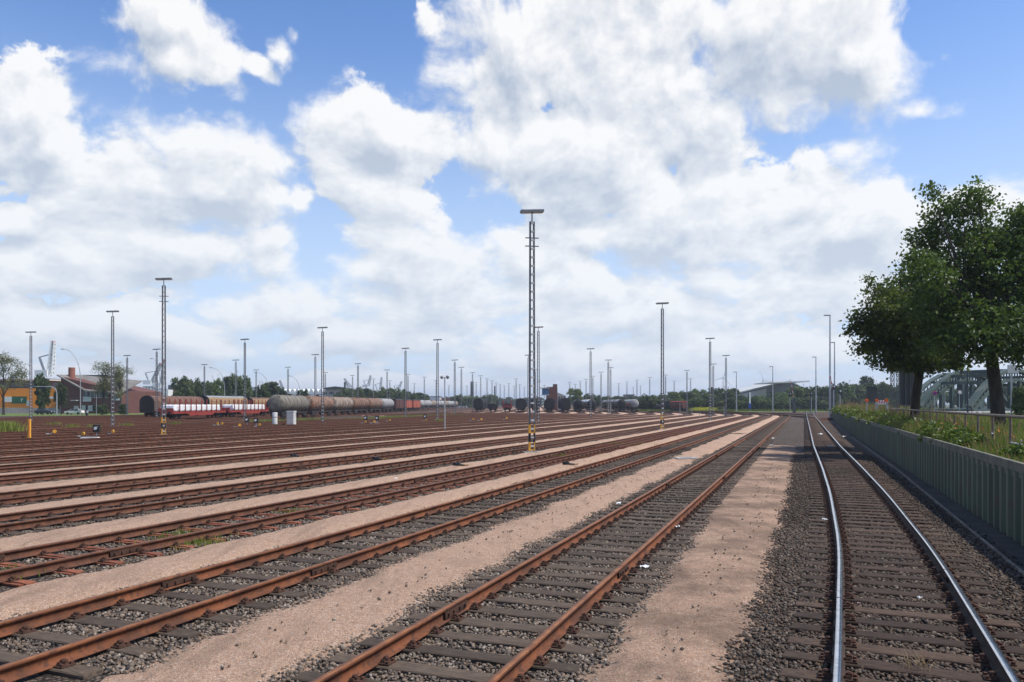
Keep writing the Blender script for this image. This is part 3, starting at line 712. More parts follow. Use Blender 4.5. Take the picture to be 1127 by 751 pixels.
for nm, cc, sl_ in (('white_flowers', (.75, .72, .65), slice(0, 26)), ('orange_flowers', (.65, .18, .05), slice(26, 52))):
    V, Fq, t = cards(np.repeat(fl[sl_], 4, 0) + rng.normal(size=(len(fl[sl_]) * 4, 3)) * .015, np.full(len(fl[sl_]) * 4, .045), np.zeros(len(fl[sl_]) * 4))
    prop(mobj(nm, npmesh(nm, V, Fq, varmat(nm, cc, tuple(.85 * x for x in cc)))), 'small %s blooms scattered among the weeds above the wall' % nm.split('_')[0], 'flowers', kind='stuff')

# railings on the embankment
M['rail_brown'] = varmat('brown_railing', (.21, .155, .115), (.13, .09, .07), 8, 4, .6, c3=(.32, .26, .2), s3=30, f3=.4)
M['galv'] = varmat('galvanised_steel', (.42, .43, .43), (.33, .34, .34), 5, 4, .45, metal=.5)
def railing(pts, label, matp, matr, low=(), z0=1.40, top=1.02, ends=True):
    pts = [np.array(p_) for p_ in pts]; o0 = pts[0]; root = empty('railing', (o0[0], o0[1], z0), 0, label, 'railing')
    for p_ in pts:
        mobj('post', MB().tube([(0, 0, 0), (0, 0, top)], .036, 8).mesh('post'), root, matp, loc=(p_[0] - o0[0], p_[1] - o0[1], 0))
    r = MB().tube([(p_[0] - o0[0], p_[1] - o0[1], top + .0) for p_ in pts], .044, 8); r.obj('top_rail', matr, root)
    for z_, i0, i1, mm in low: MB().tube([(p_[0] - o0[0], p_[1] - o0[1], z_) for p_ in pts[i0:i1]], .028, 8).obj('lower_rail', mm, root)
    return root
rp = [offs(u, -1.25 - .01 * (u - 15)) for u in np.arange(13.5, 62, 2.25)]
rr_ = railing(rp, 'brown rusty pipe railing running along the top of the green wall', M['rail_brown'], M['rail_brown'], low=((.30, 0, 6, M['galv']), (.66, 0, 4, M['rail_brown'])))
rq = [offs(24.0 - i * .35, -1.7 - i * 2.1) for i in range(6)]
railing(rq, 'pale galvanised railing behind the paved path at right edge', M['rail_brown'], M['galv'], low=((.32, 0, 6, M['galv']), (.66, 0, 6, M['galv'])), top=1.15)

# ------------------------------------------------------------------ trees
M['bark'] = varmat('bark', (.060, .048, .036), (.030, .025, .020), 4, 7, .95, c3=(.09, .08, .055), s3=16, f3=.5, bmp=.6, stretch=(1, 1, .25))
M['maple'] = leafmat('maple_leaves', (.036, .064, .010), (.125, .175, .026), .05, .42)
M['leaf_far'] = leafmat('far_leaves', (.062, .092, .024), (.135, .175, .045), .25, .3)
M['leaf_dark'] = leafmat('dark_leaves', (.040, .062, .018), (.085, .118, .030), .2, .3)
M['leaf_spring'] = leafmat('spring_leaves', (.11, .115, .045), (.19, .19, .075), .12, .35)
M['leaf_light'] = leafmat('light_leaves', (.085, .12, .025), (.17, .21, .05), .1, .3)
def crown_np(blobs, n, size, clump=.0, shell=.55, seed=1):
    rr = np.random.default_rng(seed); B = np.array(blobs, float); wgt = (B[:, 3] * B[:, 4] * B[:, 5]) ** .75; wgt /= wgt.sum()
    if clump > 0:                                     # leaves gather in tufts on twigs
        nc = max(4, int(n / 26)); i = rr.choice(len(B), nc, p=wgt); q = rr.normal(size=(nc, 3)); q /= np.linalg.norm(q, axis=1)[:, None]
        rad = shell + (1.08 - shell) * rr.uniform(size=nc) ** .7; cc = B[i, :3] + q * rad[:, None] * B[i, 3:6]
        ct = rr.uniform(0, 1, nc); j = rr.integers(0, nc, n); o = rr.normal(size=(n, 3)) * clump; o[:, 2] *= .6
        C = cc[j] + o; tone = (ct[j] * .6 + rr.uniform(size=n) * .4)
    else:
        i = rr.choice(len(B), n, p=wgt); q = rr.normal(size=(n, 3)); q /= np.linalg.norm(q, axis=1)[:, None]
        C = B[i, :3] + q * (shell + (1.05 - shell) * rr.uniform(size=n))[:, None] * B[i, 3:6]; tone = rr.uniform(size=n)
    s = size * rr.uniform(.6, 1.3, n); V, Fq, t = cards(C, s, tone); return V, Fq, tone
def limbs(mb, base, top, r0, targets, seed=0, sub=2):
    rr = random.Random(seed); base = Vector(base); top = Vector(top)
    pts = [base.lerp(top, t) + Vector((rr.uniform(-.12, .12), rr.uniform(-.12, .12), 0)) * (1 if 0 < t < 1 else 0) for t in (0, .06, .25, .5, .75, 1)]
    mb.tube(pts, [r0 * 1.35, r0 * 1.05, r0 * .95, r0 * .85, r0 * .7, r0 * .5], 10)
    for tg in targets:
        tg = Vector(tg); t0 = rr.uniform(.35, .95); st = base.lerp(top, t0); r = r0 * (.55 - .25 * t0)
        mid = st.lerp(tg, .45) + Vector((rr.uniform(-.3, .3), rr.uniform(-.3, .3), rr.uniform(.05, .45)))
        tg = mid.lerp(tg, .85); mb.tube([st, st.lerp(mid, .5) + Vector((0, 0, .05)), mid, tg], [r, r * .75, r * .5, r * .15], 6)
        for _ in range(sub):
            e = mid.lerp(tg, .8) + Vector((rr.uniform(-1, 1), rr.uniform(-1, 1), rr.uniform(-.6, .5))) * min(.9, (tg - mid).length * .35); mb.tube([mid, mid.lerp(e, .5), e], [r * .38, r * .22, r * .06], 4)
def big_tree(name, label, px, Z, z0, trunk_top_y, blobs_px, r0, nleaf, lsize, seed, depth=2.2, lean=0.0, fork=()):
    base = at(px, Z, z0); rr = random.Random(seed); root = empty(name, base, 0, label, 'tree')
    B = []
    for (bx, by, rx, ry) in blobs_px:
        dz = rr.uniform(-depth, depth) * .8; c = at(bx, Z + dz, zof(by, Z + dz)) - base; s = Z / F
        B.append((c.x, c.y, c.z, rx * s, (rx + ry) / 2 * s * 1.15, ry * s))
    top = at(px + lean, Z, zof(trunk_top_y, Z)) - base
    mb = MB(); limbs(mb, (0, 0, -.1), top, r0, [b[:3] for b in B], seed, 3)
    mb.obj('trunk', M['bark'], root, smooth=True)
    V, Fq, t = crown_np(B, nleaf, lsize, .26, .30, seed); mobj('crown', npmesh('crown', V, Fq, M['maple'], t), root)
    return root
T2B = [(1068, 226, 22, 20), (1040, 240, 24, 20), (1092, 258, 32, 26), (1022, 268, 24, 20), (1058, 278, 38, 30), (1118, 262, 22, 22), (1020, 300, 26, 24), (1110, 300, 42, 34), (1070, 325, 46, 34), (1030, 338, 34, 28),
       (1140, 330, 46, 40), (1100, 362, 46, 28), (1050, 372, 36, 22), (1142, 380, 36, 20), (1150, 280, 40, 46), (1134, 236, 24, 22), (1170, 360, 40, 40), (1074, 208, 6, 12), (1026, 214, 6, 8), (1118, 236, 8, 10), (1068, 394, 24, 9), (1136, 396, 22, 10), (1044, 402, 12, 6), (1095, 388, 30, 10)]
T1B = [(958, 352, 22, 16), (968, 328, 18, 14), (960, 309, 7, 7), (950, 385, 12, 8), (985, 345, 26, 24), (975, 372, 24, 18), (1000, 318, 24, 22), (1005, 352, 30, 28), (1000, 385, 28, 18), (1028, 372, 28, 24), (1030, 395, 24, 12), (972, 392, 14, 7), (1038, 340, 24, 26), (946, 362, 12, 9), (1018, 296, 16, 14), (998, 399, 26, 9), (1045, 397, 22, 10), (962, 399, 10, 5), (1022, 405, 16, 6)]
big_tree('maple_tree', 'tall dark green maple with the thick trunk, nearest the right edge', 1100, 38, 1.4, 300, T2B, .31, 46000, .150, 5, lean=-14)
big_tree('maple_tree', 'lower dark maple whose crown overhangs left, beside the dark billboard', 1009, 46, 1.4, 330, T1B, .27, 31000, .160, 9, lean=4)

def variant(seed, n, size, tall=1.0, flat=False):
    rr = random.Random(seed); B = [(0, 0, .62, .34, .34, .30)]
    for i in range(9):
        a = rr.uniform(0, 6.28); r = rr.uniform(.12, .34); z = rr.uniform(.28, .86); B.append((math.cos(a) * r, math.sin(a) * r, z, rr.uniform(.13, .24), rr.uniform(.13, .24), rr.uniform(.10, .18)))
    V, Fq, t = crown_np(B, n, size, .035, .45, seed); return (V, Fq, t), B
FARV = []
for i in range(6):
    (V, Fq, t), B = variant(i + 1, 5200, .052); me = npmesh('crown', V, Fq, M['leaf_far'], t); me2 = npmesh('crown', V, Fq, M['leaf_dark'], t)
    mb = MB(); limbs(mb, (0, 0, 0), (0, 0, .6), .022, [b[:3] for b in B[1:7]], i, 1); FARV.append((me, me2, mb.mesh('trunk', M['bark'])))
tree_n = 0
def far_tree(px, topy, wpx, Z, dark=False, label='leafy green tree', name='broadleaf_tree', group=None, z0=0, me=None, cat='tree', low=0.0):
    global tree_n; tree_n += 1; rr = random.Random(tree_n)
    h = (HY - topy) * Z / F + EYE - z0; w = wpx * Z / F
    root = empty(name, at(px, Z, z0), rr.uniform(0, 6.28), label, cat, group)
    a, b, t = FARV[tree_n % 6]
    c = mobj('crown', b if dark else a, root); c.scale = (w / .95, w / .95, h / (1.02 - low)); c.location = (0, 0, -low * h)
    k = mobj('trunk', t, root); k.scale = (w / .95, w / .95, h)
    return root
GR = 'trees of the belt beyond the grass at right'
belt = [(716, 434, 16), (729, 432, 18), (741, 430, 20), (754, 429.5, 20), (765, 428, 18), (776, 430, 18), (786, 427, 20), (797, 425.5, 20), (807, 426, 16), (817, 434, 14), (829, 436, 16), (841, 434, 18), (853, 432, 20),
        (864, 430, 20), (874, 424, 20), (885, 423, 22), (896, 425, 20), (908, 423, 20), (919, 421, 22), (931, 420, 22), (943, 421, 22), (965, 419, 24), (978, 421, 20), (990, 422, 22), (1003, 424, 24), (1060, 424, 30), (1016, 430, 20), (1118, 418, 26), (1105, 424, 24), (1135, 414, 26)]
for i, (px, ty, w) in enumerate(belt): far_tree(px, ty, w * 1.25, 300 + (i * 37 % 30), i % 3 == 0, 'bushy green tree in the long belt beyond the grass at right', group=GR, low=.12)
for i in range(26):
    px = 712 + i * 11.5; far_tree(px, 437 + (i * 7 % 5), 19, 288, i % 2 == 0, 'low rounded bush in front of the tree belt at right', 'bush', group='bushes in front of the tree belt', cat='bush', low=.28)
far_tree(953, 411.5, 18, 330, True, 'taller round-topped tree rising above the belt at right')
far_tree(1124, 424, 26, 70, False, 'fresh green shrub behind the white railing at right edge', 'shrub', z0=1.4, cat='shrub', low=.2)
GL = 'trees behind the covered wagons at left'
for i, (px, ty, w) in enumerate(((203, 414, 20), (216, 413, 20), (228, 420, 14), (238, 414, 18), (250, 412, 16), (262, 409, 20), (270, 416, 14), (196, 425, 14), (280, 428, 14))): far_tree(px, ty, w * 1.2, 262 + i * 5, i % 3 == 1, 'bright green tree behind the covered wagons at left', group=GL, low=.05)
for i, (px, ty, w) in enumerate(((289, 420, 16), (299, 418, 20), (308, 425, 12))): far_tree(px, ty, w * 1.2, 250 + i * 5, True, 'dark green tree behind the first tank wagon', group='dark trees behind the first tank wagon', low=.08)
far_tree(334, 429, 16, 270, True, 'low dark bush in front of the white hall roof', 'bush', cat='bush', low=.2)
for i, (px, ty, w) in enumerate(((372, 430, 14), (383, 427, 18), (392, 424.5, 20), (403, 426, 16), (412, 428, 14), (425, 426, 18), (433, 427.5, 16), (443, 427, 14), (452, 430, 14), (461, 431, 16), (468, 433, 10))): far_tree(px, ty, w * 1.25, 345 + i * 6, i % 3 == 0, 'green tree above the row of tank wagons', group='trees above the row of tank wagons', low=.1)
for i, (px, ty, w) in enumerate(((503, 434, 14), (513, 434.5, 16), (523, 435, 14), (537, 433, 14), (543, 434, 10))): far_tree(px, ty, w * 1.2, 470 + i * 8, False, 'green tree above the distant black wagons', group='trees above the distant wagons', low=.1)
for i in range(34):
    px = 470 + i * 8.2
    if 596 < px < 624: continue
    far_tree(px, 438.5 - (i * 13 % 4) * .6, 14, 690 + i * 3, True, 'tiny hazy tree on the horizon beyond the yard', group='hazy trees on the horizon', low=.2)
r_ = far_tree(634, 425.5, 21, 330, False, 'rounded light green tree right of the brick signal tower', low=.12); r_.children[0].data = npmesh('crown', *variant(33, 3200, .05)[0][:2], M['leaf_light'], variant(33, 3200, .05)[0][2]); 
for i, (px, ty, w) in enumerate(((648, 432, 14), (658, 434, 14), (668, 435, 14), (680, 435, 14), (692, 436, 14), (704, 436, 16))): far_tree(px, ty, w * 1.2, 380 + i * 6, True, 'dark tree behind the silver tank wagons', group='dark trees behind the silver tank wagons', low=.15)
def airy_tree(px, Z, topy, wpx, seed, label, n=4200, split=.3, ls=.15):
    base = at(px, Z, 0); h = (HY - topy) * Z / F + EYE; w = wpx * Z / F; root = empty('roadside_tree', base, 0, label, 'tree'); rr = random.Random(seed)
    B = []
    for i in range(16):
        a = rr.uniform(0, 6.28); q = rr.uniform(.15, 1); z = rr.uniform(.38, .92); ww = w / 2 * (1.0 - abs(z - .6) * 1.1)
        B.append((math.cos(a) * q * ww * .8, math.sin(a) * q * ww * .8, z * h, w * .14, w * .14, h * .09))
    mb = MB(); limbs(mb, (0, 0, 0), (0, 0, h * .62), .26, [b[:3] for b in B], seed, 5); mb.obj('trunk', M['bark'], root)
    V, Fq, t = crown_np(B, n, ls, .55, .2, seed); mobj('crown', npmesh('crown', V, Fq, M['leaf_spring'], t), root); return root
airy_tree(4, 190, 386, 52, 3, 'airy spring-leaved tree before the orange building at left edge', 6500, ls=.24)
airy_tree(114, 200, 396, 28, 4, 'thin airy tree in front of the brick building, left one of the pair', 4200, ls=.22)
airy_tree(133, 202, 399, 30, 6, 'thin airy tree in front of the brick building, right one of the pair', 4200, ls=.22)
far_tree(47, 407, 20, 188, True, 'dark green tree standing before the orange building')
far_tree(67, 420, 16, 190, True, 'smaller dark green tree at the corner of the brick building')
for px, w in ((113, 14), (136, 12)): far_tree(px, 445, w, 192, True, 'low bush at the foot of the airy trees', 'bush', group='bushes at the foot of the airy trees', cat='bush', low=.3)

# grass belts on the far sides of the yard
def belt_strip(name, pts, z, matl): mb_ = MB(); mb_.add([(*p_, z) for p_ in pts], [tuple(range(len(pts)))]); return prop(mb_.obj(name, matl), kind='structure')
M['turf'] = varmat('turf', (.085, .15, .022), (.12, .155, .035), .12, 5, .95, c3=(.17, .15, .06), s3=1.2, f3=.5, world_=True)
belt_strip('grass_strip', [at(700, 300)[:2], at(700, 285)[:2], at(760, 262)[:2], at(905, 262)[:2], at(930, 300)[:2]], .012, M['turf'])
belt_strip('grass_strip', [at(-60, 218)[:2], at(-60, 172)[:2], at(40, 176)[:2], at(150, 190)[:2], at(290, 230)[:2], at(290, 260)[:2], at(150, 220)[:2]], .012, M['turf'])
def tufts(cen, n, spread, h, label, tone=None, w=.05, nm='grass_tuft'):
    C = np.array(cen)[rng.integers(0, len(cen), n)]; C = np.c_[C[:, :2] + rng.normal(size=(n, 2)) * spread, np.full(n, .03)]
    return blades(nm, C, rng.uniform(.3, 1, n) * h, np.full(n, w), label, M['grass'], .5, tone)
fc = [at(px, 278 + q * 4) for px in range(706, 905, 4) for q in range(3)]; tufts(fc, 5000, 1.2, .9, 'long green grass before the tree belt at right', rng.beta(1, 4, 5000), .18)
yc = [at(px, 268) for px in range(764, 786, 3)]; n_ = 1500; C = np.array(yc)[rng.integers(0, len(yc), n_)] + np.c_[rng.normal(size=(n_, 2)) * .9, rng.uniform(.5, 1.5, n_)]
V, Fq, t = cards(C, np.full(n_, .16), rng.uniform(size=n_)); prop(mobj('yellow_flowers', npmesh('yellow_flowers', V, Fq, varmat('yellow_petals', (.62, .55, .03), (.45, .50, .05)))), 'patch of yellow flowers in the grass beyond the bend', 'flowers', kind='stuff')
tufts([at(px, zz) for px, zz in ((398, 135), (405, 137), (415, 140), (425, 150), (435, 152), (440, 160), (450, 165), (465, 170), (300, 118), (288, 120), (305, 120), (335, 130), (340, 132), (480, 175), (500, 185))], 6000, 1.6, .35, 'low green grass between the sidings before the tank wagons', rng.beta(1.3, 2.5, 6000), .07)
tufts([at(4, 73), at(8, 74), at(11, 72)], 1200, .5, 1.2, 'pale tall weed clump beside the track at left edge', rng.beta(2, 2, 1200), .05, 'weed_clump')
for (px, Z, n, sp, h, lb) in ((205, 15.8, 420, .35, .13, 'small yellow-green weeds growing beside the steel-sleeper siding'), (216, 15.2, 300, .3, .10, 'sparse moss and weeds below the steel-sleeper siding'), (4, 12.3, 260, .25, .14, 'weeds at the end of the steel-sleeper siding, left edge'),
                              (250, 20, 200, .4, .08, 'faint weeds on the second gravel path'), (333, 19.5, 160, .25, .12, 'dry grass stalks on the gravel path in mid left'), (620, 40, 240, .7, .15, 'green weeds between steel-sleeper siding and path near the mast'), (690, 52, 300, 1.2, .15, 'line of weeds along the far part of the steel-sleeper siding')):
    tufts([at(px, Z)], n, sp, h, lb, rng.beta(2, 2, n), .012 + Z * .0004, 'weeds')
for (px, Z, lb) in ((79, 88, 'small weed bush in the brown tracks, behind the yellow point lever'), (102, 86, 'bushy weed beside the black dwarf signal'), (140, 92, 'weed clump between the brown tracks near the striped mast'), (192, 98, 'weeds under the stake wagon'), (484, 118, 'yellow-green weeds at the foot of the mast near picture centre'), (60, 96, 'low weeds in the brown track field')): tufts([at(px, Z)], 150, .40, .55, lb, rng.beta(2, 2, 150), .05, 'weeds')

# ------------------------------------------------------------------ lamp masts
M['mast'] = varmat('mast_steel', (.17, .17, .165), (.11, .11, .108), 1.5, 4, .5, metal=.3, c3=(.12, .08, .06), s3=12, f3=.4)
M['batten'] = varmat('mast_battens', (.62, .61, .58), (.48, .47, .45), 3, 4, .55)
M['yellow'] = varmat('warning_yellow', (.72, .36, .03), (.58, .28, .03), 5, 4, .5, c3=(.3, .17, .05), s3=25, f3=.4)
M['black'] = varmat('black_paint', (.025, .025, .025), (.015, .015, .015), 5, 4, .5)
M['head'] = varmat('lamp_housing', (.19, .20, .205), (.14, .145, .15), 4, 3, .4)
M['glass'], g, b = mat('lamp_glass', .2); b.inputs['Base Color'].default_value = (.45, .42, .36, 1)
MH = 13.4
def mast_meshes():
    D = {}; Hh = MH - .75
    def wd(z): return .135 - .035 * z / Hh                         # half distance of the two legs
    mb = MB(); mb.bar((-.0, 0, 0), (.035, 0, Hh), .085, .10); D['leg'] = mb.mesh('mast_leg', M['mast'])
    mb = MB(); mb.bar((0, 0, 0), (-.035, 0, Hh), .05, .11); D['leg2'] = mb.mesh('mast_leg', M['mast'])
    mb = MB(); z = .35
    k = 0
    while z < Hh:
        w = wd(z); mb.box((.015, -.005, z), (w * 2 - .06, .118, .095)); z += .47
        if k: b = k * 8; mb.f.append((b - 4, b - 1, b + 3, b)); mb.mi.append(0)      # back edge joining each batten to the next
        k += 1
    D['bat'] = mb.mesh('batten_ladder', M['batten'])
    mb = MB(); mb.lathe([(0, 0), (0, .035), (.62, .035), (.62, 0)], 8); D['neck'] = mb.mesh('neck', M['mast'])
    mb = MB(); mb.prism([(-.66, .02), (-.63, -.07), (.63, -.07), (.66, .02), (.63, .07), (-.63, .07)], -.17, .17); D['head'] = mb.mesh('lamp_head', M['head'])
    mb = MB()
    for s in (-1, 1): mb.box((s * .32, 0, -.082), (.54, .28, .02))
    D['glass'] = mb.mesh('lamp_glass', M['glass'])
    mb = MB(); mb.box((0, 0, .0), (.75, .06, .05)); D['cross'] = mb.mesh('cross_bar', M['mast'])
    mb = MB(); mb.box((0, 0, .06), (.95, .8, .14), taper=.9); mb.box((0, 0, .15), (.5, .4, .06)); D['foot'] = mb.mesh('footing', M['concrete'])
    for nm, m_ in (('yellow', M['yellow']), ('dark', M['black'])):
        mb = MB(); 
        for x_, w_ in ((-.135, .12), (.135, .06)): mb.box((x_, 0, .235), (w_, .13, .47))
        mb.box((0.01, 0, .03), (.2, .118, .06)); D['band_' + nm] = mb.mesh('painted_band', m_)
    return D
DM = mast_meshes()
def mast(px, topy, label, group='lattice lamp masts of the yard', bands=False, Z=None, rz=None, cross=False, name='lamp_mast', sc=1.0, simple=False):
    Z = Z or (MH - EYE) * F / (HY - topy); root = empty(name, at(px, Z, 0), R(8) if rz is None else rz, label, 'lamp mast', group)
    hs = ((HY - topy) * Z / F + EYE) / MH; root.scale = (sc, sc, hs)
    if Z > 85: root.scale = (sc * min(1.3, .78 + Z / 400), sc * min(1.3, .78 + Z / 400), hs)
    mobj('mast_leg', DM['leg'], root, loc=(-.135, 0, .1)); mobj('mast_leg', DM['leg2'], root, loc=(.135, 0, .1))
    mobj('batten_ladder', DM['bat'], root, loc=(0, 0, .1)); mobj('neck', DM['neck'], root, loc=(0, 0, MH - .68))
    h = mobj('lamp_head', DM['head'], root, loc=(0, 0, MH - .09), rot=(0, R(-3), 0)); mobj('lamp_glass', DM['glass'], h)
    if Z < 140: mobj('footing', DM['foot'], root)
    if cross:
        for z_ in (MH - 1.55, MH - 2.0): mobj('cross_bar', DM['cross'], root, loc=(0, 0, z_))
    if bands:
        for i, nm in enumerate(('yellow', 'dark', 'yellow')): mobj('painted_band', DM['band_' + nm], root, loc=(0, 0, .2 + i * .475))
    return root
mast(585.5, 231, 'tallest-looking lamp mast in mid picture, yellow bands at its foot', bands=True, Z=42.4, cross=True)
mast(180.3, 306, 'lamp mast with yellow and black foot in front of the stake wagon', bands=True, cross=True)
mast(729, 333, 'lamp mast with yellow foot standing between the curving sidings', bands=True, Z=80)
NM = [(34, 365, 'lamp mast behind the upright yellow post at far left'), (124, 342, 'lamp mast rising in front of the two airy trees'), (172.5, 384, 'lamp mast just left of the mast with striped foot, farther away'),
 (140, 391, 'lamp mast right of the airy trees, behind the dark hooded wagon end'), (225, 401, 'lamp mast above the trees, over the dark roof joint of the hooded wagons'), (269.5, 373, 'lamp mast at the right end of the white wrapped bundles'), (259.5, 396, 'lamp mast directly left of the one at the last white bundles'),
 (282, 407, 'short-looking lamp mast above the end of the first tank wagon'), (317, 404, 'lamp mast above the first tank wagon'), (347, 390, 'lamp mast behind the second tank wagon'), (355, 360, 'lamp mast in front of the rusty second tank wagon'), (358, 410, 'small lamp mast right behind the mast at the second tank wagon'),
 (394, 400, 'lamp mast above the fourth tank wagon'), (446.3, 383, 'lamp mast in front of the red box wagons'), (426, 407, 'lamp mast above the brown box wagon'), (449, 412, 'small lamp mast close behind the mast at the red box wagons'),
 (467, 415, 'small lamp mast above the silver tank wagons'), (481.5, 373.5, 'lamp mast left of the short twin floodlight post'), (500.5, 396, 'first lamp mast right of the short twin floodlight post'), (507.8, 404, 'second lamp mast right of the short twin floodlight post'),
 (520, 410, 'lamp mast behind the single black wagon with a chimney pair'), (592.5, 359.5, 'lamp mast immediately right of the tallest-looking mast'), (581.5, 390.5, 'lamp mast immediately left of the tallest-looking mast'), (650, 383.5, 'lamp mast in front of the black tank wagon with silver top'),
 (669.5, 396, 'lamp mast in front of the silver tank wagons at mid right'), (672, 404.5, 'lamp mast half hidden behind its neighbour at the silver tank wagons'), (661.5, 409.5, 'lamp mast above the gap between the two silver-topped tank wagons'), (781.5, 372, 'lamp mast in front of the yellow flowers and tree belt'),
 (799, 391, 'lamp mast at the right end of the denser tree belt'), (785, 400.5, 'lamp mast right behind the one near the yellow flowers'), (756, 407.5, 'lamp mast right of the dark red hopper wagon'), (732.5, 412.6, 'lamp mast behind the yellow-footed mast, above the hopper wagon')]
for px, ty, lb in NM: mast(px, ty, lb, rz=R(random.uniform(-12, 12)))
for px, ty in ((388, 413), (411, 417), (429, 419), (480, 418.6), (529, 413.5), (536, 417), (541.5, 419), (546, 421.5), (550.5, 423), (555, 424.5), (560, 422), (566, 425), (572, 423), (577, 426), (589, 407), (593.5, 420), (599, 424), (627, 421), (633, 423), (638.6, 419.5), (645, 417.5), (652.5, 414), (681, 422), (690, 420.4), (701, 418.3),
               (704.8, 424.6), (715, 415.5), (742, 419.4), (760, 417), (697, 426), (456, 422), (494, 424), (514, 425), (524, 421), (403, 424), (568, 417), (606, 427)):
    mast(px, ty, 'small lamp mast far away on the horizon of the yard', 'far lamp masts on the horizon', rz=R(random.uniform(-12, 12)))
# short twin floodlight post
def pole(name, label, px, Z, h, r=.05, matl=None, z0=0, cat='post', group=None, taper=.7):
    root = empty(name, at(px, Z, z0), 0, label, cat, group); MB().tube([(0, 0, 0), (0, 0, h * .5), (0, 0, h)], [r, r * (1 + taper) / 2, r * taper], 8).obj('pole', matl or M['galv'], root, True); return root
p_ = pole('floodlight_post', 'short grey post with twin round floodlights standing among the sidings', 489.5, 79, 5.5, .075, cat='floodlight')
for s in (-1, 1):
    q = MB().lathe([(-.12, 0), (-.12, .11), (.10, .17), (.12, .17), (.12, 0)], 12, 'Y').obj('floodlight', M['head'], p_, loc=(s * .27, -.05, 5.5), rot=(R(-25), 0, R(-s * 30)))
    MB().lathe([(.0, 0), (.0, .15), (.01, 0)], 12, 'Y').obj('lens', M['glass'], q, loc=(0, .125, 0))
MB().box((0, 0, 5.42), (.5, .05, .05)).obj('cross_arm', M['galv'], p_)

def street_lamp(px, Z, topy, reach_px, label, group='curved street lamps', z0=0):
    h = (HY - topy) * Z / F + EYE - z0; r = reach_px * Z / F; root = empty('street_lamp', at(px, Z, z0), 0, label, 'street lamp', group)
    k = abs(r); pts = [(0, 0, 0), (0, 0, h * .55)] + [(r * (1 - math.cos(a)), 0, h * .55 + (h * .45) * math.sin(a)) for a in np.linspace(.15, math.pi / 2, 9)]
    MB().tube(pts, [.13, .10] + [.085 - .004 * i for i in range(9)], 8).obj('curved_pole', M['galv'], root, True)
    MB().prism([(-.5, 0), (-.35, .10), (.35, .10), (.5, 0), (.4, -.07), (-.4, -.07)], -.14, .14).obj('lamp_head', M['head'], root, loc=(r + math.copysign(.35, r), 0, h)); return root
street_lamp(88.5, 195, 384.5, -18, 'curved street lamp in front of the brick building')
street_lamp(247, 255, 405, -14, 'curved street lamp over the trees behind the hooded wagons')
street_lamp(296, 260, 410, -14, 'curved street lamp over the dark trees at first tank wagon')
street_lamp(330, 260, 414, -11, 'curved street lamp left of the white hall roof', )
street_lamp(176, 240, 395, -8, 'curved street lamp behind the striped mast')
root = empty('signal_gantry', at(62.5, 186, 0), 0, 'grey cantilever gantry arm reaching left over the small dark car', 'gantry')
MB().tube([(0, 0, 0), (0, 0, 5.2), (-.25, 0, 6.3), (-1.3, 0, 6.85), (-5.6, 0, 6.9)], [.16, .14, .13, .12, .09], 8).obj('arm', M['galv'], root, True)
MB().box((-3.4, 0, 6.6), (1.5, .25, .5)).obj('sign_box', M['black'], root)
# slim posts on the right
def slim(px, Z, topy, label, side=-1):
    h = (HY - topy) * Z / F + EYE; root = empty('lamp_post', at(px, Z, 0), 0, label, 'lamp post', 'slim lamp posts near the throat')
    MB().tube([(0, 0, 0), (0, 0, h * .5), (0, 0, h)], [.22, .17, .12], 8).obj('pole', M['galv'], root, True)
    MB().box((side * .55, 0, h - .05), (1.2, .4, .18)).obj('lamp_head', M['head'], root)
slim(913.5, 150, 347, 'tallest slim lamp post at the far end of the green wall'); slim(918.5, 190, 377, 'slim lamp post directly right of the tallest one'); slim(898, 230, 393, 'slim lamp post left of the tallest one, over the trees'); slim(850.5, 260, 403.5, 'slim lamp post in front of the grey hall'); slim(810.5, 265, 409.5, 'slim lamp post left of the grey hall')

# ------------------------------------------------------------------ rolling stock
def pm(name, c, c2=None, c3=None, rough=.6, f3=.6, s=1.2, s3=6): return varmat(name, c, c2 or tuple(x * .7 for x in c), s, 6, rough, c3=c3, s3=s3, f3=f3)
M['tank_green'] = pm('grey_green_tank', (.20, .185, .145), (.115, .10, .08), (.15, .08, .045), f3=.65, s3=3)
M['tank_rust'] = pm('rusty_orange_tank', (.235, .105, .050), (.115, .055, .034), (.36, .31, .25), f3=.75, s=.9, s3=2.2)
M['tank_pale'] = pm('pale_rusty_tank', (.33, .29, .24), (.17, .12, .085), (.20, .09, .05), f3=.8, s=.9, s3=2.5)
M['tank_silver'] = pm('silver_tank', (.37, .36, .34), (.22, .215, .21), (.12, .09, .07), f3=.6, s3=3)
M['tank_black'] = pm('black_tank', (.022, .02, .02), (.014, .013, .013), (.04, .03, .025))
M['under'] = pm('underframe_black', (.022, .018, .016), (.014, .012, .011), (.05, .03, .02))
M['wheel'] = pm('wheel_steel', (.06, .04, .03), (.03, .022, .018), rough=.7)
M['wag_red'] = pm('wagon_red', (.33, .045, .032), (.22, .035, .027), (.12, .05, .035), f3=.5)
M['wag_rust'] = pm('wagon_brown_red', (.13, .045, .032), (.08, .03, .022), (.05, .03, .025))
M['box_orange'] = pm('box_orange_red', (.42, .10, .055), (.33, .08, .045), (.2, .07, .04))
M['hood_brown'] = pm('hood_brown', (.185, .098, .062), (.125, .066, .044), (.09, .055, .04), s=.5)
M['hood_tan'] = pm('hood_tan', (.32, .20, .095), (.24, .15, .075), (.2, .13, .07), s=.5)
M['hood_grey'] = pm('hood_grey_roof', (.28, .29, .30), (.2, .21, .22)); M['white_wrap'] = varmat('white_wrapping', (.78, .78, .77), (.66, .67, .68), 2, 5, .45, c3=(.35, .36, .38), s3=3, f3=.35)
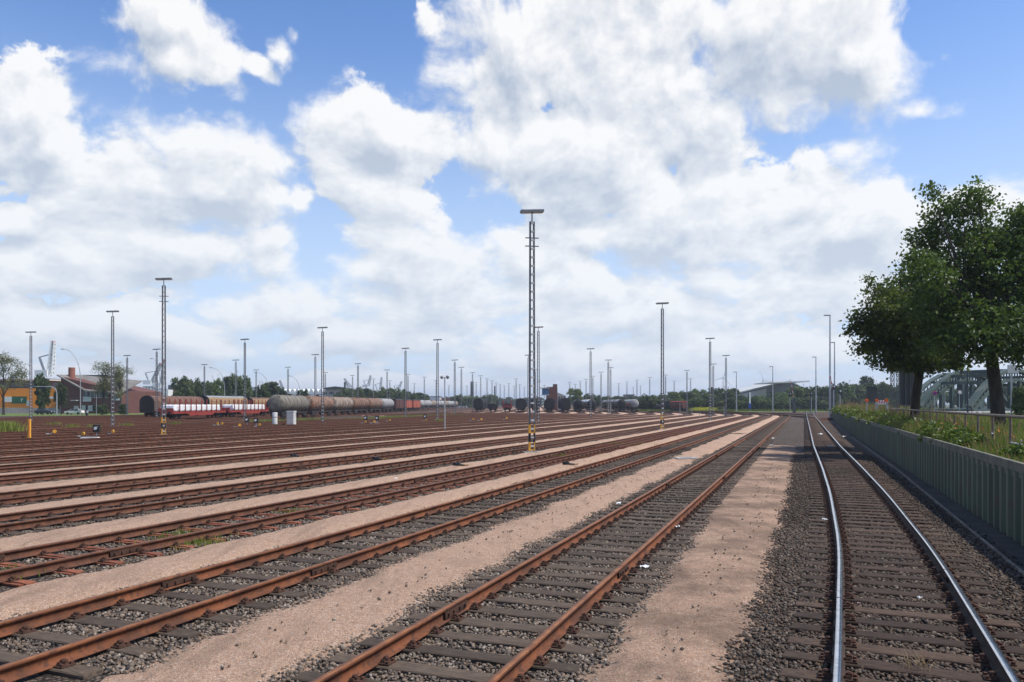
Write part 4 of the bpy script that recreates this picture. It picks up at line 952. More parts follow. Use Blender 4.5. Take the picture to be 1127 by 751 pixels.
M['white'] = varmat('white_paint', (.75, .75, .72), (.62, .62, .6), 3, 4, .5)
M['red'] = varmat('signal_red', (.62, .05, .03), (.5, .04, .03), 3, 4, .5); M['orange'] = pm('stripe_orange', (.58, .16, .05))
_bg = {}
def wheel_mesh():
    if 'w' not in _bg: _bg['w'] = MB().lathe([(-.07, 0), (-.07, .46), (-.04, .49), (-.03, .46), (.06, .455), (.06, 0)], 16, 'X').mesh('wheel', M['wheel'])
    if 'f' not in _bg:
        mb = MB()
        for s in (-1, 1):
            mb.prism([(-1.3, .62), (-.9, .78), (.9, .78), (1.3, .62), (1.3, .42), (.95, .42), (.5, .28), (-.5, .28), (-.95, .42), (-1.3, .42)], -.06, .06)
            vs = mb.v[-20:]; mb.v[-20:] = [(s * .98 + y_, x_, z_) for x_, y_, z_ in vs]
        mb.box((0, 0, .6), (1.9, .4, .25)); _bg['f'] = mb.mesh('bogie', M['under'])
        mb = MB(); mb.lathe([(0, 0), (0, .10), (.35, .08), (.35, .22), (.40, .22), (.40, 0)], 12, 'Y'); _bg['b'] = mb.mesh('buffer', M['under'])
    return _bg
def running_gear(root, L, fr=None, zf=1.0, bogies=True, det=True):
    B = wheel_mesh(); mb = MB()
    for s in (-1, 1): mb.box((s * .95, 0, zf), (.14, L - .5, .30))
    for s in (-1, 1): mb.box((0, s * (L / 2 - .32), zf + .02), (2.5, .16, .42))
    for y in np.linspace(-L / 2 + 2, L / 2 - 2, 5): mb.box((0, y, zf), (1.8, .12, .18))
    mb.box((.55, .4, .62), (.5, 1.1, .35)); mb.box((-.6, -1.2, .6), (.4, .8, .3)); mb.obj('underframe', fr or M['under'], root)
    if det:
        for s in (-1, 1):
            bo = mobj('bogie', B['f'], root, loc=(0, s * (L / 2 - 2.5), 0))
            for a in (-1, 1):
                for x in (-1, 1): mobj('wheel', B['w'], bo, loc=(x * .76, a * .9, .46), rot=(0, 0, 0 if x > 0 else math.pi))
            for x in (-1, 1): mobj('buffer', B['b'], root, loc=(x * .875, s * (L / 2 - .25), 1.05), rot=(0, 0, 0 if s > 0 else math.pi))
def tank_wagon(label, matl, group=None, L=16.4, rad=1.42, band=None, nb=6, cat='tank wagon', topm=None, det=True, stripe=None):
    root = empty('tank_wagon', (0, 0, 0), 0, label, cat, group); zc = 2.60; h = L / 2 - .75
    prof = [(-h, 0), (-h + .03, rad * .45), (-h + .12, rad * .78), (-h + .32, rad * .96), (-h + .5, rad), (h - .5, rad), (h - .32, rad * .96), (h - .12, rad * .78), (h - .03, rad * .45), (h, 0)]
    bar = MB().lathe(prof, 28, 'Y').obj('barrel', matl, root, True, loc=(0, 0, zc))
    if topm: MB().lathe([(-h + .35, rad + .015), (h - .35, rad + .015)], 14, 'Y', a0=R(25), a1=R(155)).obj('sun_shield', topm, bar, True)
    if nb:
        bm_ = MB().lathe([(-.07, rad + .004), (-.07, rad + .05), (.07, rad + .05), (.07, rad + .004)], 28, 'Y').mesh('band', band or matl)
        for i in range(nb): mobj('band', bm_, bar, loc=(0, -h + 1.2 + i * (2 * h - 2.4) / (nb - 1), 0))
    if stripe: mobj('stripe', MB().lathe([(-h + .30, rad + .006), (h - .3, rad + .006)], 12, 'Y', a0=R(-22), a1=R(10)).mesh('stripe', stripe), bar); mobj('stripe', MB().lathe([(-h + .30, rad + .006), (h - .3, rad + .006)], 12, 'Y', a0=R(170), a1=R(202)).mesh('stripe', stripe), bar)
    mb = MB(); mb.lathe([(0, .38), (.22, .38), (.28, .3), (.30, 0)], 12, c=(0, 0, zc + rad - .04)); mb.box((0, 0, zc + rad + .10), (.5, 4.5, .03)); mb.obj('manhole', M['under'], root)
    mb = MB()
    for s in (-1, 1): mb.bar((.5 + s * .2, -h + .1, 1.2), (.5 + s * .2, -h + .25, zc + rad + .1), .04)
    for q in range(8): mb.bar((.3, -h + .12, 1.4 + q * .33), (.7, -h + .12, 1.4 + q * .33), .03)
    mb.obj('ladder', M['under'], root); mb = MB()
    for y in (-h + 1.3, h - 1.3): mb.prism([(-1.0, 1.1), (1.0, 1.1), (1.15, 1.75), (-1.15, 1.75)], y - .25, y + .25)
    mb.obj('saddle', M['under'], root); running_gear(root, L, det=det); return root
def arch(w, zs, zt, n=9):
    return [(-w, 1.12), (w, 1.12), (w, zs)] + [(w * math.cos(a), zs + (zt - zs) * math.sin(a)) for a in np.linspace(.12, math.pi - .12, n)] + [(-w, zs)]
def hood_wagon(label, body, roof, L=19.6, group=None, dark_end=None, ribs=18, w=1.45, zs=2.9, zt=4.1, cat='covered wagon', name='covered_wagon', det=True):
    root = empty(name, (0, 0, 0), 0, label, cat, group); h = L / 2 - .55
    MB().prism(arch(w, zs, zt), -h + .1, h - .1).obj('hood', body, root)
    for s in (-1, 1): MB().prism(arch(w + .05, zs, zt + .06), s * h - .11, s * h + .11).obj('end_wall', dark_end or M['under'], root)
    top = [(w * math.cos(a) * 1.01, zs + (zt - zs + .02) * math.sin(a)) for a in np.linspace(.75, math.pi - .75, 7)] + [(w * math.cos(a) * .95, zs + (zt - zs - .1) * math.sin(a)) for a in np.linspace(math.pi - .75, .75, 7)]
    MB().prism(top, -h + .12, h - .12).obj('roof', roof, root)
    mb = MB()
    for i in range(ribs):
        y = -h + .6 + i * (2 * h - 1.2) / (ribs - 1)
        for s in (-1, 1): mb.box((s * (w + .02), y, 2.05), (.06, .09, 1.8))
        for a0, a1 in zip(np.linspace(.12, math.pi - .12, 9)[:-1], np.linspace(.12, math.pi - .12, 9)[1:]):
            mb.bar(((w + .02) * math.cos(a0), y, zs + (zt - zs + .02) * math.sin(a0)), ((w + .02) * math.cos(a1), y, zs + (zt - zs + .02) * math.sin(a1)), .08, .05)
    mb.obj('ribs', dark_end or body, root)
    running_gear(root, L, M['under'], det=det); return root
def box_wagon(label, body, L=14.0, group=None, door=None, roof=None, det=True, h=3.75):
    root = empty('box_wagon', (0, 0, 0), 0, label, 'box wagon', group)
    MB().prism([(-1.38, 1.15), (1.38, 1.15), (1.38, h), (-1.38, h)], -L / 2 + .5, L / 2 - .5).obj('body', body, root)
    MB().prism([(-1.45, h), (1.45, h), (1.2, h + .2), (.5, h + .36), (-.5, h + .36), (-1.2, h + .2)], -L / 2 + .45, L / 2 - .45).obj('roof', roof or M['under'], root)
    for s in (-1, 1): MB().box((s * 1.42, 0, 2.4), (.07, 2.7, 2.3)).obj('door', door or body, root)
    mb = MB()
    for y in np.linspace(-L / 2 + .7, L / 2 - .7, 9):
        if abs(y) > 1.5:
            for s in (-1, 1): mb.box((s * 1.40, y, 2.45), (.06, .09, 2.5))
    mb.obj('body_ribs', body, root); running_gear(root, L, det=det); return root
def stake_wagon(label, L=20.5, n=9):
    root = empty('stake_wagon', (0, 0, 0), 0, label, 'flat wagon', 'red stake wagons carrying white bundles')
    MB().box((0, 0, 1.17), (2.7, L - .8, .12)).obj('deck', M['wag_red'], root)
    for s in (-1, 1): MB().prism([(-L / 2 + .4, 1.1), (L / 2 - .4, 1.1), (L / 2 - .4, .88), (L / 2 - 5.2, .88), (L / 2 - 6, .52), (-L / 2 + 6, .52), (-L / 2 + 5.2, .88), (-L / 2 + .4, .88)], -.07, .07).obj('side_sill', M['wag_red'], root, loc=(s * 1.3, 0, 0), rot=(0, 0, math.pi / 2))
    for i in range(n):
        y = -L / 2 + 2.4 + i * (L - 4.8) / (n - 1)
        for s in (-1, 1):
            MB().prism([(-.09, 1.05), (.09, 1.05), (.06, 3.35), (-.06, 3.35)], -.07, .07).obj('stake', M['wag_red'], root, loc=(s * 1.40, y, 0))
    for s in (-1, 1): MB().box((0, s * (L / 2 - .5), 1.5), (2.6, .12, .6)).obj('end_flap', M['wag_red'], root)
    running_gear(root, L, M['wag_red']); return root
def on_path(P, Z, L=0):
    """point and heading of path P where its depth is Z"""
    i = int(np.argmin(np.abs(P[:, 1] - Z))); i = min(max(i, 1), len(P) - 2); a, b = P[i], (P[i + 1] if P[i][1] < Z else P[i - 1])
    t = 0 if abs(b[1] - a[1]) < 1e-6 else (Z - a[1]) / (b[1] - a[1]); p_ = a + (b - a) * t; d = P[i + 1] - P[i - 1]
    return Vector((p_[0], p_[1], .22)), -math.atan2(d[0], d[1])
def put(root, P, Z): l, r = on_path(P, Z); root.location = l; root.rotation_euler = (0, 0, r); return root
# the long tank train
lab = [('grey-green tank wagon at the near end of the long tank train', M['tank_green'], None), ('rusty orange and white tank wagon, second in the long train', M['tank_rust'], M['tank_pale']), ('pale brown tank wagon, third in the long train', M['tank_pale'], M['tank_rust']),
       ('rusty tank wagon, fourth in the long train', M['tank_rust'], M['under']), ('brown streaked tank wagon, fifth in the long train', M['tank_rust'], M['tank_pale']), ('grey tank wagon just left of the brown box wagon', M['tank_silver'], M['tank_silver'])]
Z = 141.0
for lb, m_, bd in lab: put(tank_wagon(lb, m_, 'tank wagons of the long train', L=17.2, rad=1.5, band=bd, nb=7), PB[0], Z); Z += 18.0
put(box_wagon('brown box wagon between the tank wagons', M['wag_rust'], 16, 'box wagons in the long train'), PB[0], 250)
put(box_wagon('orange-red box wagon right of the brown one', M['box_orange'], 15, 'box wagons in the long train'), PB[0], 267)
put(box_wagon('last orange-red box wagon, behind the lamp mast', M['box_orange'], 18, 'box wagons in the long train'), PB[0], 286)
for i in range(9): put(tank_wagon('silver tank wagon in the far part of the long train' if i % 3 != 2 else 'brown stained tank wagon in the far part of the long train', M['tank_pale'] if i % 3 == 2 else M['tank_silver'], 'silver tank wagons at the far end' if i % 3 != 2 else 'brown tank wagons at the far end', L=15.5, nb=3, det=False), PB[0], 305 + i * 16.2)
# white bundles on red stake wagons
wrap = None
def bundle_mesh():
    bm = bmesh.new(); bmesh.ops.create_cube(bm, size=1)
    for v in bm.verts: v.co = Vector((v.co.x * 2.42, v.co.y * 1.72, v.co.z * 1.12 + .56))
    bmesh.ops.subdivide_edges(bm, edges=bm.edges, cuts=4, use_grid_fill=True); rr = random.Random(3)
    for v in bm.verts: v.co += Vector((rr.uniform(-.03, .03), rr.uniform(-.04, .04), rr.uniform(-.03, .02) if v.co.z > .2 else 0))
    bmesh.ops.bevel(bm, geom=[e for e in bm.edges if e.calc_face_angle(0) > 1.2], offset=.08, segments=2, affect='EDGES')
    me = bpy.data.meshes.new('wrapped_bundle'); bm.to_mesh(me); bm.free(); me.materials.append(M['white_wrap']); me.polygons.foreach_set('use_smooth', [True] * len(me.polygons)); return me
BM = bundle_mesh()
for w_, (Zc, lb) in enumerate(((137.0, 'red stake wagon with white wrapped bundles, nearest to the camera'), (158.5, 'red stake wagon with white wrapped bundles, second from the camera'))):
    r = put(stake_wagon(lb), PB[3], Zc)
    for i in range(8):
        y = -10.25 + 2.4 + (i + .5) * 15.7 / 8; c, s = math.cos(r.rotation_euler.z), math.sin(r.rotation_euler.z)
        prop(mobj('wrapped_bundle', BM, loc=(r.location.x - s * y, r.location.y + c * y, .22 + 1.24), rot=(0, 0, r.rotation_euler.z)),
             ('white wrapped timber bundle on the nearer red stake wagon', 'white wrapped timber bundle on the farther red stake wagon')[w_], 'bundle', ('white bundles on the nearer stake wagon', 'white bundles on the farther stake wagon')[w_])
for s, w_ in ((0, 127.8),):
    l, r = on_path(PB[3], w_); prop(mobj('wrapped_bundle', BM, loc=(l.x, l.y + 1.2, .22 + 1.24), rot=(0, 0, r)), 'foremost white wrapped bundle, lying ahead of the stakes', 'bundle')
put(hood_wagon('brown hooded wagon with round black end, nearest of the hooded row', M['hood_brown'], M['hood_brown'], 20.5, 'hooded wagons at left'), PB[6], 160)
put(hood_wagon('tan yellow hooded wagon with pale roof edge and black end frame', M['hood_tan'], M['hood_grey'], 20.5, 'hooded wagons at left', ribs=10, zt=4.35, zs=3.1), PB[6], 181.5)
put(hood_wagon('brownish hooded wagon at the right end of the hooded row', M['hood_tan'], M['hood_brown'], 17, 'hooded wagons at left', ribs=14), PB[6], 202)
# transporter wagons with pale cars' cover behind the stakes (right end)
put(hood_wagon('dark wagon with silver hood behind the last white bundles', M['wag_rust'], M['tank_silver'], 16, None, ribs=6, zs=2.3, zt=3.9), PB[5], 205)
# end-on wagons beyond the bend
AV = PA + PA2
def row(pi, Z0, kind, labels, group=None, n=1, gap=15.8):
    for i in range(n):
        lb = labels[min(i, len(labels) - 1)]
        put(kind(lb, i), AV[pi], Z0 + i * gap)
row(7, 262, lambda lb, i: tank_wagon(lb, M['tank_silver'], None if i == 0 else 'tanks behind the orange-striped wagon', L=15.2, nb=0, stripe=M['orange'] if i == 0 else None, det=i == 0), ['silver tank wagon with orange stripe and black belly, rightmost of the far rows', 'silver tank wagon behind the orange-striped one'], n=3)
row(8, 258, lambda lb, i: tank_wagon(lb, M['tank_black'], None if i == 0 else 'tanks behind the dark silver-topped wagon', L=15.2, nb=0, topm=M['tank_silver'], det=i == 0), ['black tank wagon with silver top, next to the orange-striped one', 'black silver-topped tank wagon behind the first'], n=4)
row(10, 262, lambda lb, i: tank_wagon(lb, M['tank_black'], None if i == 0 else 'tanks of the second silver-topped row', L=15.2, nb=0, topm=M['white'], det=i == 0), ['black tank wagon with white top, right of the plain black tank', 'black white-topped tank wagon farther back'], n=4)
row(11, 256, lambda lb, i: tank_wagon(lb, M['tank_black'], None, L=15.2, nb=0, det=i == 0), ['plain black tank wagon in front of the light green tree'], n=1)
for pi, Z0, lb, n in ((12, 244, 'broad black covered wagon nearest the brick signal tower', 2), (13, 256, 'black covered wagon left of the broad one', 2), (14, 262, 'black covered wagon just left of the tallest-looking mast', 1), (15, 256, 'small black covered wagon, fourth from the brick tower', 2), (18, 262, 'black covered wagon farthest left among the end-on rows', 2)):
    for i in range(n): put(hood_wagon(lb if i == 0 else 'black covered wagon standing behind another black one', M['tank_black'], M['tank_black'], 15, None if i == 0 else 'black wagons behind the front ones', ribs=7, w=1.5, zs=3.2, zt=4.3, det=i == 0), AV[pi], Z0 + i * 15.6)
put(box_wagon('rusty red flat-roofed wagon between the black wagons', M['wag_red'], 12, None, h=2.3), AV[16], 262)
put(box_wagon('low dark open wagon between the black wagons', M['under'], 12, None, h=2.2), AV[17], 258)
def hopper(label):
    root = empty('hopper_wagon', (0, 0, 0), 0, label, 'hopper wagon'); L = 9.6
    MB().prism([(-1.4, 2.4), (-1.4, 3.6), (1.4, 3.6), (1.4, 2.4), (.6, 1.1), (-.6, 1.1)], -L / 2 + .8, L / 2 - .8).obj('hopper_body', M['wag_rust'], root)
    MB().prism([(-1.42, 3.6), (-1.0, 3.95), (1.0, 3.95), (1.42, 3.6)], -L / 2 + .8, L / 2 - .8).obj('roof', M['wag_red'], root)
    mb = MB()
    for y in np.linspace(-L / 2 + 1, L / 2 - 1, 6):
        for s in (-1, 1): mb.bar((s * 1.43, y, 3.6), (s * 1.43, y, 2.4), .09); mb.bar((s * 1.43, y, 2.4), (s * .62, y, 1.12), .09)
    mb.obj('body_ribs', M['wag_rust'], root); running_gear(root, L); return root
h_ = hopper('dark red hopper wagon in front of the tree belt'); h_.location = at(747, 268, .15); h_.rotation_euler = (0, 0, R(22)); h_.scale = (.9, .9, .9)
for i in range(3): q = box_wagon('low dark flat wagon left of the hopper wagon', M['under'], 9, 'low dark wagons by the hopper', h=1.9, det=False); q.location = at(734 - i * 10, 282 + i * 5, .15); q.rotation_euler = (0, 0, R(62))

# ------------------------------------------------------------------ buildings at the far left
M['orange_wall'] = varmat('orange_cladding', (.82, .27, .022), (.74, .24, .02), .3, 4, .7)
M['plinth'] = varmat('concrete_plinth', (.42, .38, .33), (.33, .30, .26), .5, 5, .9)
def bricks(name, c1, c2, mort):
    m, g, b = mat(name, .9); br = g.n('ShaderNodeTexBrick'); tcn = g.n('ShaderNodeTexCoord'); mp = g.n('ShaderNodeMapping'); g.set(mp.inputs[0], tcn.outputs['Object']); mp.inputs['Rotation'].default_value = (R(90), 0, 0)
    g.set(br.inputs['Vector'], mp.outputs[0]); br.inputs['Scale'].default_value = 4.0; br.inputs['Color1'].default_value = (*c1, 1); br.inputs['Color2'].default_value = (*c2, 1); br.inputs['Mortar'].default_value = (*mort, 1); br.inputs['Mortar Size'].default_value = .012
    n = g.noise(tcn.outputs['Object'], .5, 5, .6); c = g.mix(g.m('MULTIPLY', g.ramp(n, .4, .7), .4), br.outputs[0], tuple(x * .6 for x in c1)); g.set(b.inputs['Base Color'], c); return m
M['brick'] = bricks('dark_brick', (.15, .050, .036), (.10, .038, .030), (.16, .13, .11)); M['brick_red'] = bricks('red_brick', (.30, .10, .06), (.22, .075, .05), (.25, .2, .16))
M['roof'] = varmat('grey_roof', (.20, .185, .165), (.14, .13, .115), .3, 5, .85, c3=(.10, .10, .07), s3=2, f3=.4); M['dark_metal'] = varmat('dark_sheet', (.055, .065, .07), (.04, .045, .05), .5, 3, .5)
M['window'], g, b = mat('window_glass', .12, 0, .6); b.inputs['Base Color'].default_value = (.05, .065, .08, 1)
M['pale_frame'] = varmat('pale_frame', (.5, .5, .48), (.42, .42, .4), 2, 3, .6)
M['sign_green'] = varmat('green_sign', (.02, .11, .05), (.018, .09, .04), 1, 3, .5)
def bld(px0, px1, Zf, topy, depth, name, label, rot=0.0, cat='building', group=None):
    x0, x1 = at(px0, Zf).x, at(px1, Zf).x; w = x1 - x0; h = (HY - topy) * Zf / F + EYE
    return empty(name, ((x0 + x1) / 2, Zf, 0), rot, label, cat, group), w, h
def wboxes(root, name, cells, matl, y=-.03, d=.12, sub=None):
    """each opening is a part of its own"""
    for (x, z, w, h) in cells:
        o = MB().box((0, 0, 0), (w, d, h)).obj(name, matl, root, loc=(x, y, z))
        if sub: 
            mb = MB(); mb.box((0, 0, h / 2 + .05), (w + .2, d + .06, .1)); mb.box((0, 0, -h / 2 - .05), (w + .2, d + .12, .1)); mb.box((0, -.02, 0), (.07, d, h)); mb.obj('frame', sub, o)
def text(name, s, size, matl, parent, loc, rot=(R(90), 0, 0), ext=.01):
    c = bpy.data.curves.new(name, 'FONT'); c.body = s; c.size = size; c.extrude = ext; c.align_x = 'CENTER'; c.align_y = 'CENTER'
    t = bpy.data.objects.new(name, c); COL.objects.link(t); dg = bpy.context.evaluated_depsgraph_get(); me = bpy.data.meshes.new_from_object(t.evaluated_get(dg)); bpy.data.objects.remove(t); me.materials.clear(); me.materials.append(matl)
    return mobj(name, me, parent, None, loc, rot)
b_, w, h = bld(-40, 85, 222, 427.5, 22, 'orange_building', 'flat orange building with concrete plinth and dark upper storey, far left')
MB().box((0, 11, (h + 1.6) / 2), (w, 22, h - 1.6)).obj('wall', M['orange_wall'], b_); MB().box((0, 11, .8), (w + .06, 22.06, 1.6)).obj('plinth', M['plinth'], b_)
MB().box((-6, 14, h + 1.1), (w - 12, 14, 2.6)).obj('upper_storey', M['dark_metal'], b_); MB().box((-6, 13.5, h + 2.55), (w - 10, 17, .35)).obj('roof_slab', M['pale_frame'], b_)
wboxes(b_, 'window', [(-14 + i * 4.2, h + 1.2, 3.2, 1.3) for i in range(7)], M['window'], y=6.97)
sg = MB().box((0, 0, 0), (4.4, .12, 2.0)).obj('sign', M['sign_green'], b_, loc=(-.35, -.08, 3.85))
MB().box((0, 0, 0), (2.4, .14, 1.5)).obj('sign', M['white'], b_, loc=(-3.6, -.08, 4.0))
text('letter', 'r', 1.7, M['white'], sg, (.85, -.07, .1))
wboxes(b_, 'door', [(6.6, 1.7, 1.2, 2.6), (15.4, 1.1, 1.1, 2.1)], M['dark_metal'], y=-.08)
MB().box((0, 0, 0), (1.6, .1, .6)).obj('sign', M['white'], b_, loc=(at(57.5, 222).x - b_.location.x, -.09, zof(437.8, 222)))
MB().box((0, 0, 0), (1.1, .1, 1.6)).obj('panel', M['pale_frame'], b_, loc=(at(31.5, 222).x - b_.location.x, -.09, zof(444, 222)))
# brick building with low gabled roof and chimney
b_, w, h = bld(67, 132, 216, 431, 26, 'brick_building', 'dark brick building with low grey gable roof and round red chimney')
mb = MB(); mb.prism([(-w / 2, 0), (w / 2, 0), (w / 2, h + .2), (w * -.12, h - 1.6 + 4.2), (-w / 2, h + 4.2)], 0, 26); mb.obj('wall', M['brick'], b_)
mb = MB(); mb.add([(-w / 2 - .6, -1.0, h + 4.7), (-.05 * w, -1.2, h + .3), (w / 2 + .5, -1.2, h - .5), (w / 2 + .5, 12, h + 3.4), (-w / 2 - .6, 12, h + 5.0), (-w / 2 - .6, -1.0, h + 4.35), (-.05 * w, -1.2, h - .05), (w / 2 + .5, -1.2, h - .85), (w / 2 + .5, 12, h + 3.1), (-w / 2 - .6, 12, h + 4.7)],
 [(0, 1, 4), (1, 2, 3, 4), (5, 9, 6), (6, 9, 8, 7), (0, 5, 6, 1), (1, 6, 7, 2), (2, 7, 8, 3), (3, 8, 9, 4), (4, 9, 5, 0)]); mb.obj('roof', M['roof'], b_)
xr = lambda px: at(px, 216).x - b_.location.x
c_ = MB().lathe([(0, .95), (4.6, .85), (4.6, .72), (4.3, .7)], 16, c=(0, 0, 0)).obj('chimney', M['brick_red'], b_, True, loc=(xr(70), 4, zof(422, 216)))
wboxes(b_, 'window', [(xr(95), zof(434, 216), 1.7, 1.9), (xr(99.5), zof(434, 216), 1.1, 1.9), (xr(104), zof(434, 216), 1.2, 1.9), (xr(110), zof(434, 216), 1.4, 1.8), (xr(116), zof(434, 216), 1.4, 1.8), (xr(127), zof(437, 216), 1.3, 1.8)], M['window'], sub=M['pale_frame'])
wboxes(b_, 'window', [(xr(98), 1.5, 4.0, 1.6), (xr(108), 1.5, 3.0, 1.5)], M['pale_frame'])
sg = MB().box((0, 0, 0), (2.3, .1, 1.25)).obj('sign', M['white'], b_, loc=(xr(96), -.09, zof(439.8, 226)))
text('lettering', 'KA', .8, M['dark_metal'], sg, (-.55, -.06, .1)); mb = MB(); mb.box((.5, -.06, .25), (.8, .03, .16)); mb.box((.5, -.06, -.05), (.8, .03, .12)); mb.box((.1, -.06, -.38), (1.7, .03, .1)); mb.obj('small_print', M['galv'], sg)
MB().box((0, 0, 0), (1.6, 1.8, .22)).obj('canopy', M['pale_frame'], b_, loc=(xr(84.5), -.9, zof(441, 226))); MB().box((0, 0, 1.1), (1.3, .1, 2.2)).obj('door', M['pale_frame'], b_, loc=(xr(84), -.05, 0))
MB().box((0, 0, 0), (1.3, .1, .5)).obj('sign', M['white'], b_, loc=(xr(130.5), -.09, zof(440, 226)))
b_, w, h = bld(84, 118, 262, 413.5, 12, 'glazed_pavilion', 'flat dark roofed glazed building rising behind the brick building'); MB().box((0, 5, h / 2), (w * .8, 10, h - .6)).obj('wall', M['dark_metal'], b_); MB().box((0, 5, h), (w, 12, .35)).obj('roof', M['black'], b_)
wboxes(b_, 'window', [(-3.6 + i * 1.8, h - 1.2, 1.5, 1.1) for i in range(5)], M['window'], y=-.04)
b_, w, h = bld(130, 143, 232, 437, 14, 'low_brick_building', 'low red brick building left of the hooded wagon end, pale flat roof'); MB().box((0, 7, h / 2), (w, 14, h)).obj('wall', M['brick_red'], b_); MB().box((0, 6.5, h + .5), (w + 2, 16, .9)).obj('roof', M['pale_frame'], b_); wboxes(b_, 'window', [(-w / 2 + 1.2 + i * 1.7, h - 1.2, .9, 1.3) for i in range(2)], M['window'], sub=M['pale_frame'])
b_, w, h = bld(152, 185, 330, 429, 20, 'white_warehouse', 'white industrial building with dark windows behind the striped mast'); MB().box((0, 10, h / 2), (w, 20, h)).obj('wall', M['white'], b_); wboxes(b_, 'window', [(-4 + i * 3.5, h - 2.2, 2.4, 1.4) for i in range(3)], M['window'], y=-.05)
b_, w, h = bld(185, 201, 335, 424, 20, 'dark_block', 'dark blue and brown block left of the bright green trees'); MB().box((0, 10, h / 2), (w, 20, h)).obj('wall', M['dark_metal'], b_); wboxes(b_, 'window', [(.5, h - 2.6, 3, 2.4)], M['brick'], y=-.05)
b_, w, h = bld(244, 284, 400, 426, 20, 'white_block', 'pale low block just visible between the trees at left'); MB().box((0, 10, h / 2), (w, 20, h)).obj('wall', M['pale_frame'], b_); wboxes(b_, 'window', [(-6 + i * 4, h - 2.2, 2.4, 1.2) for i in range(4)], M['window'], y=-.05)
# white hall with many shed vaults
b_, w, h = bld(309, 371, 420, 436, 30, 'white_hall', 'long white hall with a row of vaulted roofs above the tank wagons'); MB().box((0, 15, h / 2), (w, 30, h)).obj('wall', M['white'], b_)
for i in range(12):
    x = -w / 2 + (i + .5) * w / 12; MB().prism([(w / 24 * math.cos(a), 3.0 * math.sin(a)) for a in np.linspace(0, math.pi, 8)], 0, 30).obj('roof_vault', M['white'], b_, loc=(x, 0, h + .9))
    MB().box((0, 0, 0), (w / 12 - .5, .1, 1.0)).obj('window', M['window'], b_, loc=(x, -.06, h - .2))
b_, w, h = bld(358, 379, 390, 428.5, 20, 'brown_works', 'dark brown roofed works building right of the white hall'); MB().box((0, 10, h / 2), (w, 20, h)).obj('wall', M['plinth'], b_); MB().prism([(-w / 2 - .5, -.1), (w / 2 + .5, -.1), (w / 2 + .5, .7), (.2, 1.4), (-w / 2 - .5, .7)], -1, 21).obj('roof', M['dark_metal'], b_, loc=(0, 0, h)); MB().lathe([(0, .5), (3, .5), (3, 0)], 10).obj('vent', M['dark_metal'], b_, loc=(4, 5, h + .8)); wboxes(b_, 'window', [(-5 + i * 3.4, h - 2, 2.2, 1.2) for i in range(4)], M['window'], y=-.05)
# horizon blocks
for i, (p0, p1, ty, mt, lb) in enumerate(((470, 484, 437, 'white', 'distant white block left of the far red roof'), (486, 497, 438.5, 'brick_red', 'distant low building with red roof'), (424, 434, 432, 'dark_metal', 'distant dark block above the box wagons'), (500, 512, 441, 'pale_frame', 'distant pale shed beyond the black wagons'), (578, 596, 439, 'dark_metal', 'distant bluish shed left of the brick signal tower'), (707, 716, 437, 'brick_red', 'distant red-brown block beyond the curving sidings'), (690, 698, 435, 'dark_metal', 'distant dark block above the silver tank wagons'))):
    b_, w, h = bld(p0, p1, 620, ty, 20, 'distant_building', lb); MB().box((0, 10, h / 2), (w, 20, h)).obj('wall', M[mt], b_); MB().box((0, 10, h + .3), (w + .8, 21, .6)).obj('roof', M['roof'] if mt != 'brick_red' else M['brick_red'], b_); wboxes(b_, 'window', [(-w / 2 + w * (k + .5) / 4, h * .6, w / 8, h * .2) for k in range(4)], M['window'], y=-.06)
# brick signal tower
b_, w, h = bld(602, 613.5, 312, 426, 9, 'signal_tower', 'brick signal tower with blue glazed cab and long grey wing')
MB().box((0, 4, h / 2), (w, 8, h)).obj('wall', M['brick'], b_); MB().box((w * .32, 4, h + .45), (w * .36, 6, 1.4)).obj('stair_head', M['brick'], b_)
MB().box((-w / 2 - .6, 2.0, h - 1.9), (2.6, 4.6, 2.4)).obj('cab', varmat('blue_cab', (.05, .14, .28), (.04, .11, .22), 1, 3, .3), b_)
MB().box((-w / 2 - .9, 1.8, h - .45), (3.6, 6, .28)).obj('cab_roof', M['pale_frame'], b_); MB().box((-w / 2 - .7, 2, h - 3.25), (3.2, 5, .25)).obj('balcony', M['pale_frame'], b_)
mb = MB(); mb.prism([(0, 0), (3.6, 0), (3.6, h - 3.6), (0, h - 2.2)], 1.5, 20); mb.obj('wing', M['plinth'], b_, loc=(w / 2 + .02, 0, 0)); wboxes(b_, 'window', [(w / 2 + .8 + i * 1.05, h - 4.6, .6, 1.6) for i in range(3)], M['window'], y=1.46)
wboxes(b_, 'window', [(-.6, h - 6, 1.0, 1.2), (1.1, h - 6, 1.0, 1.2)], M['window'])
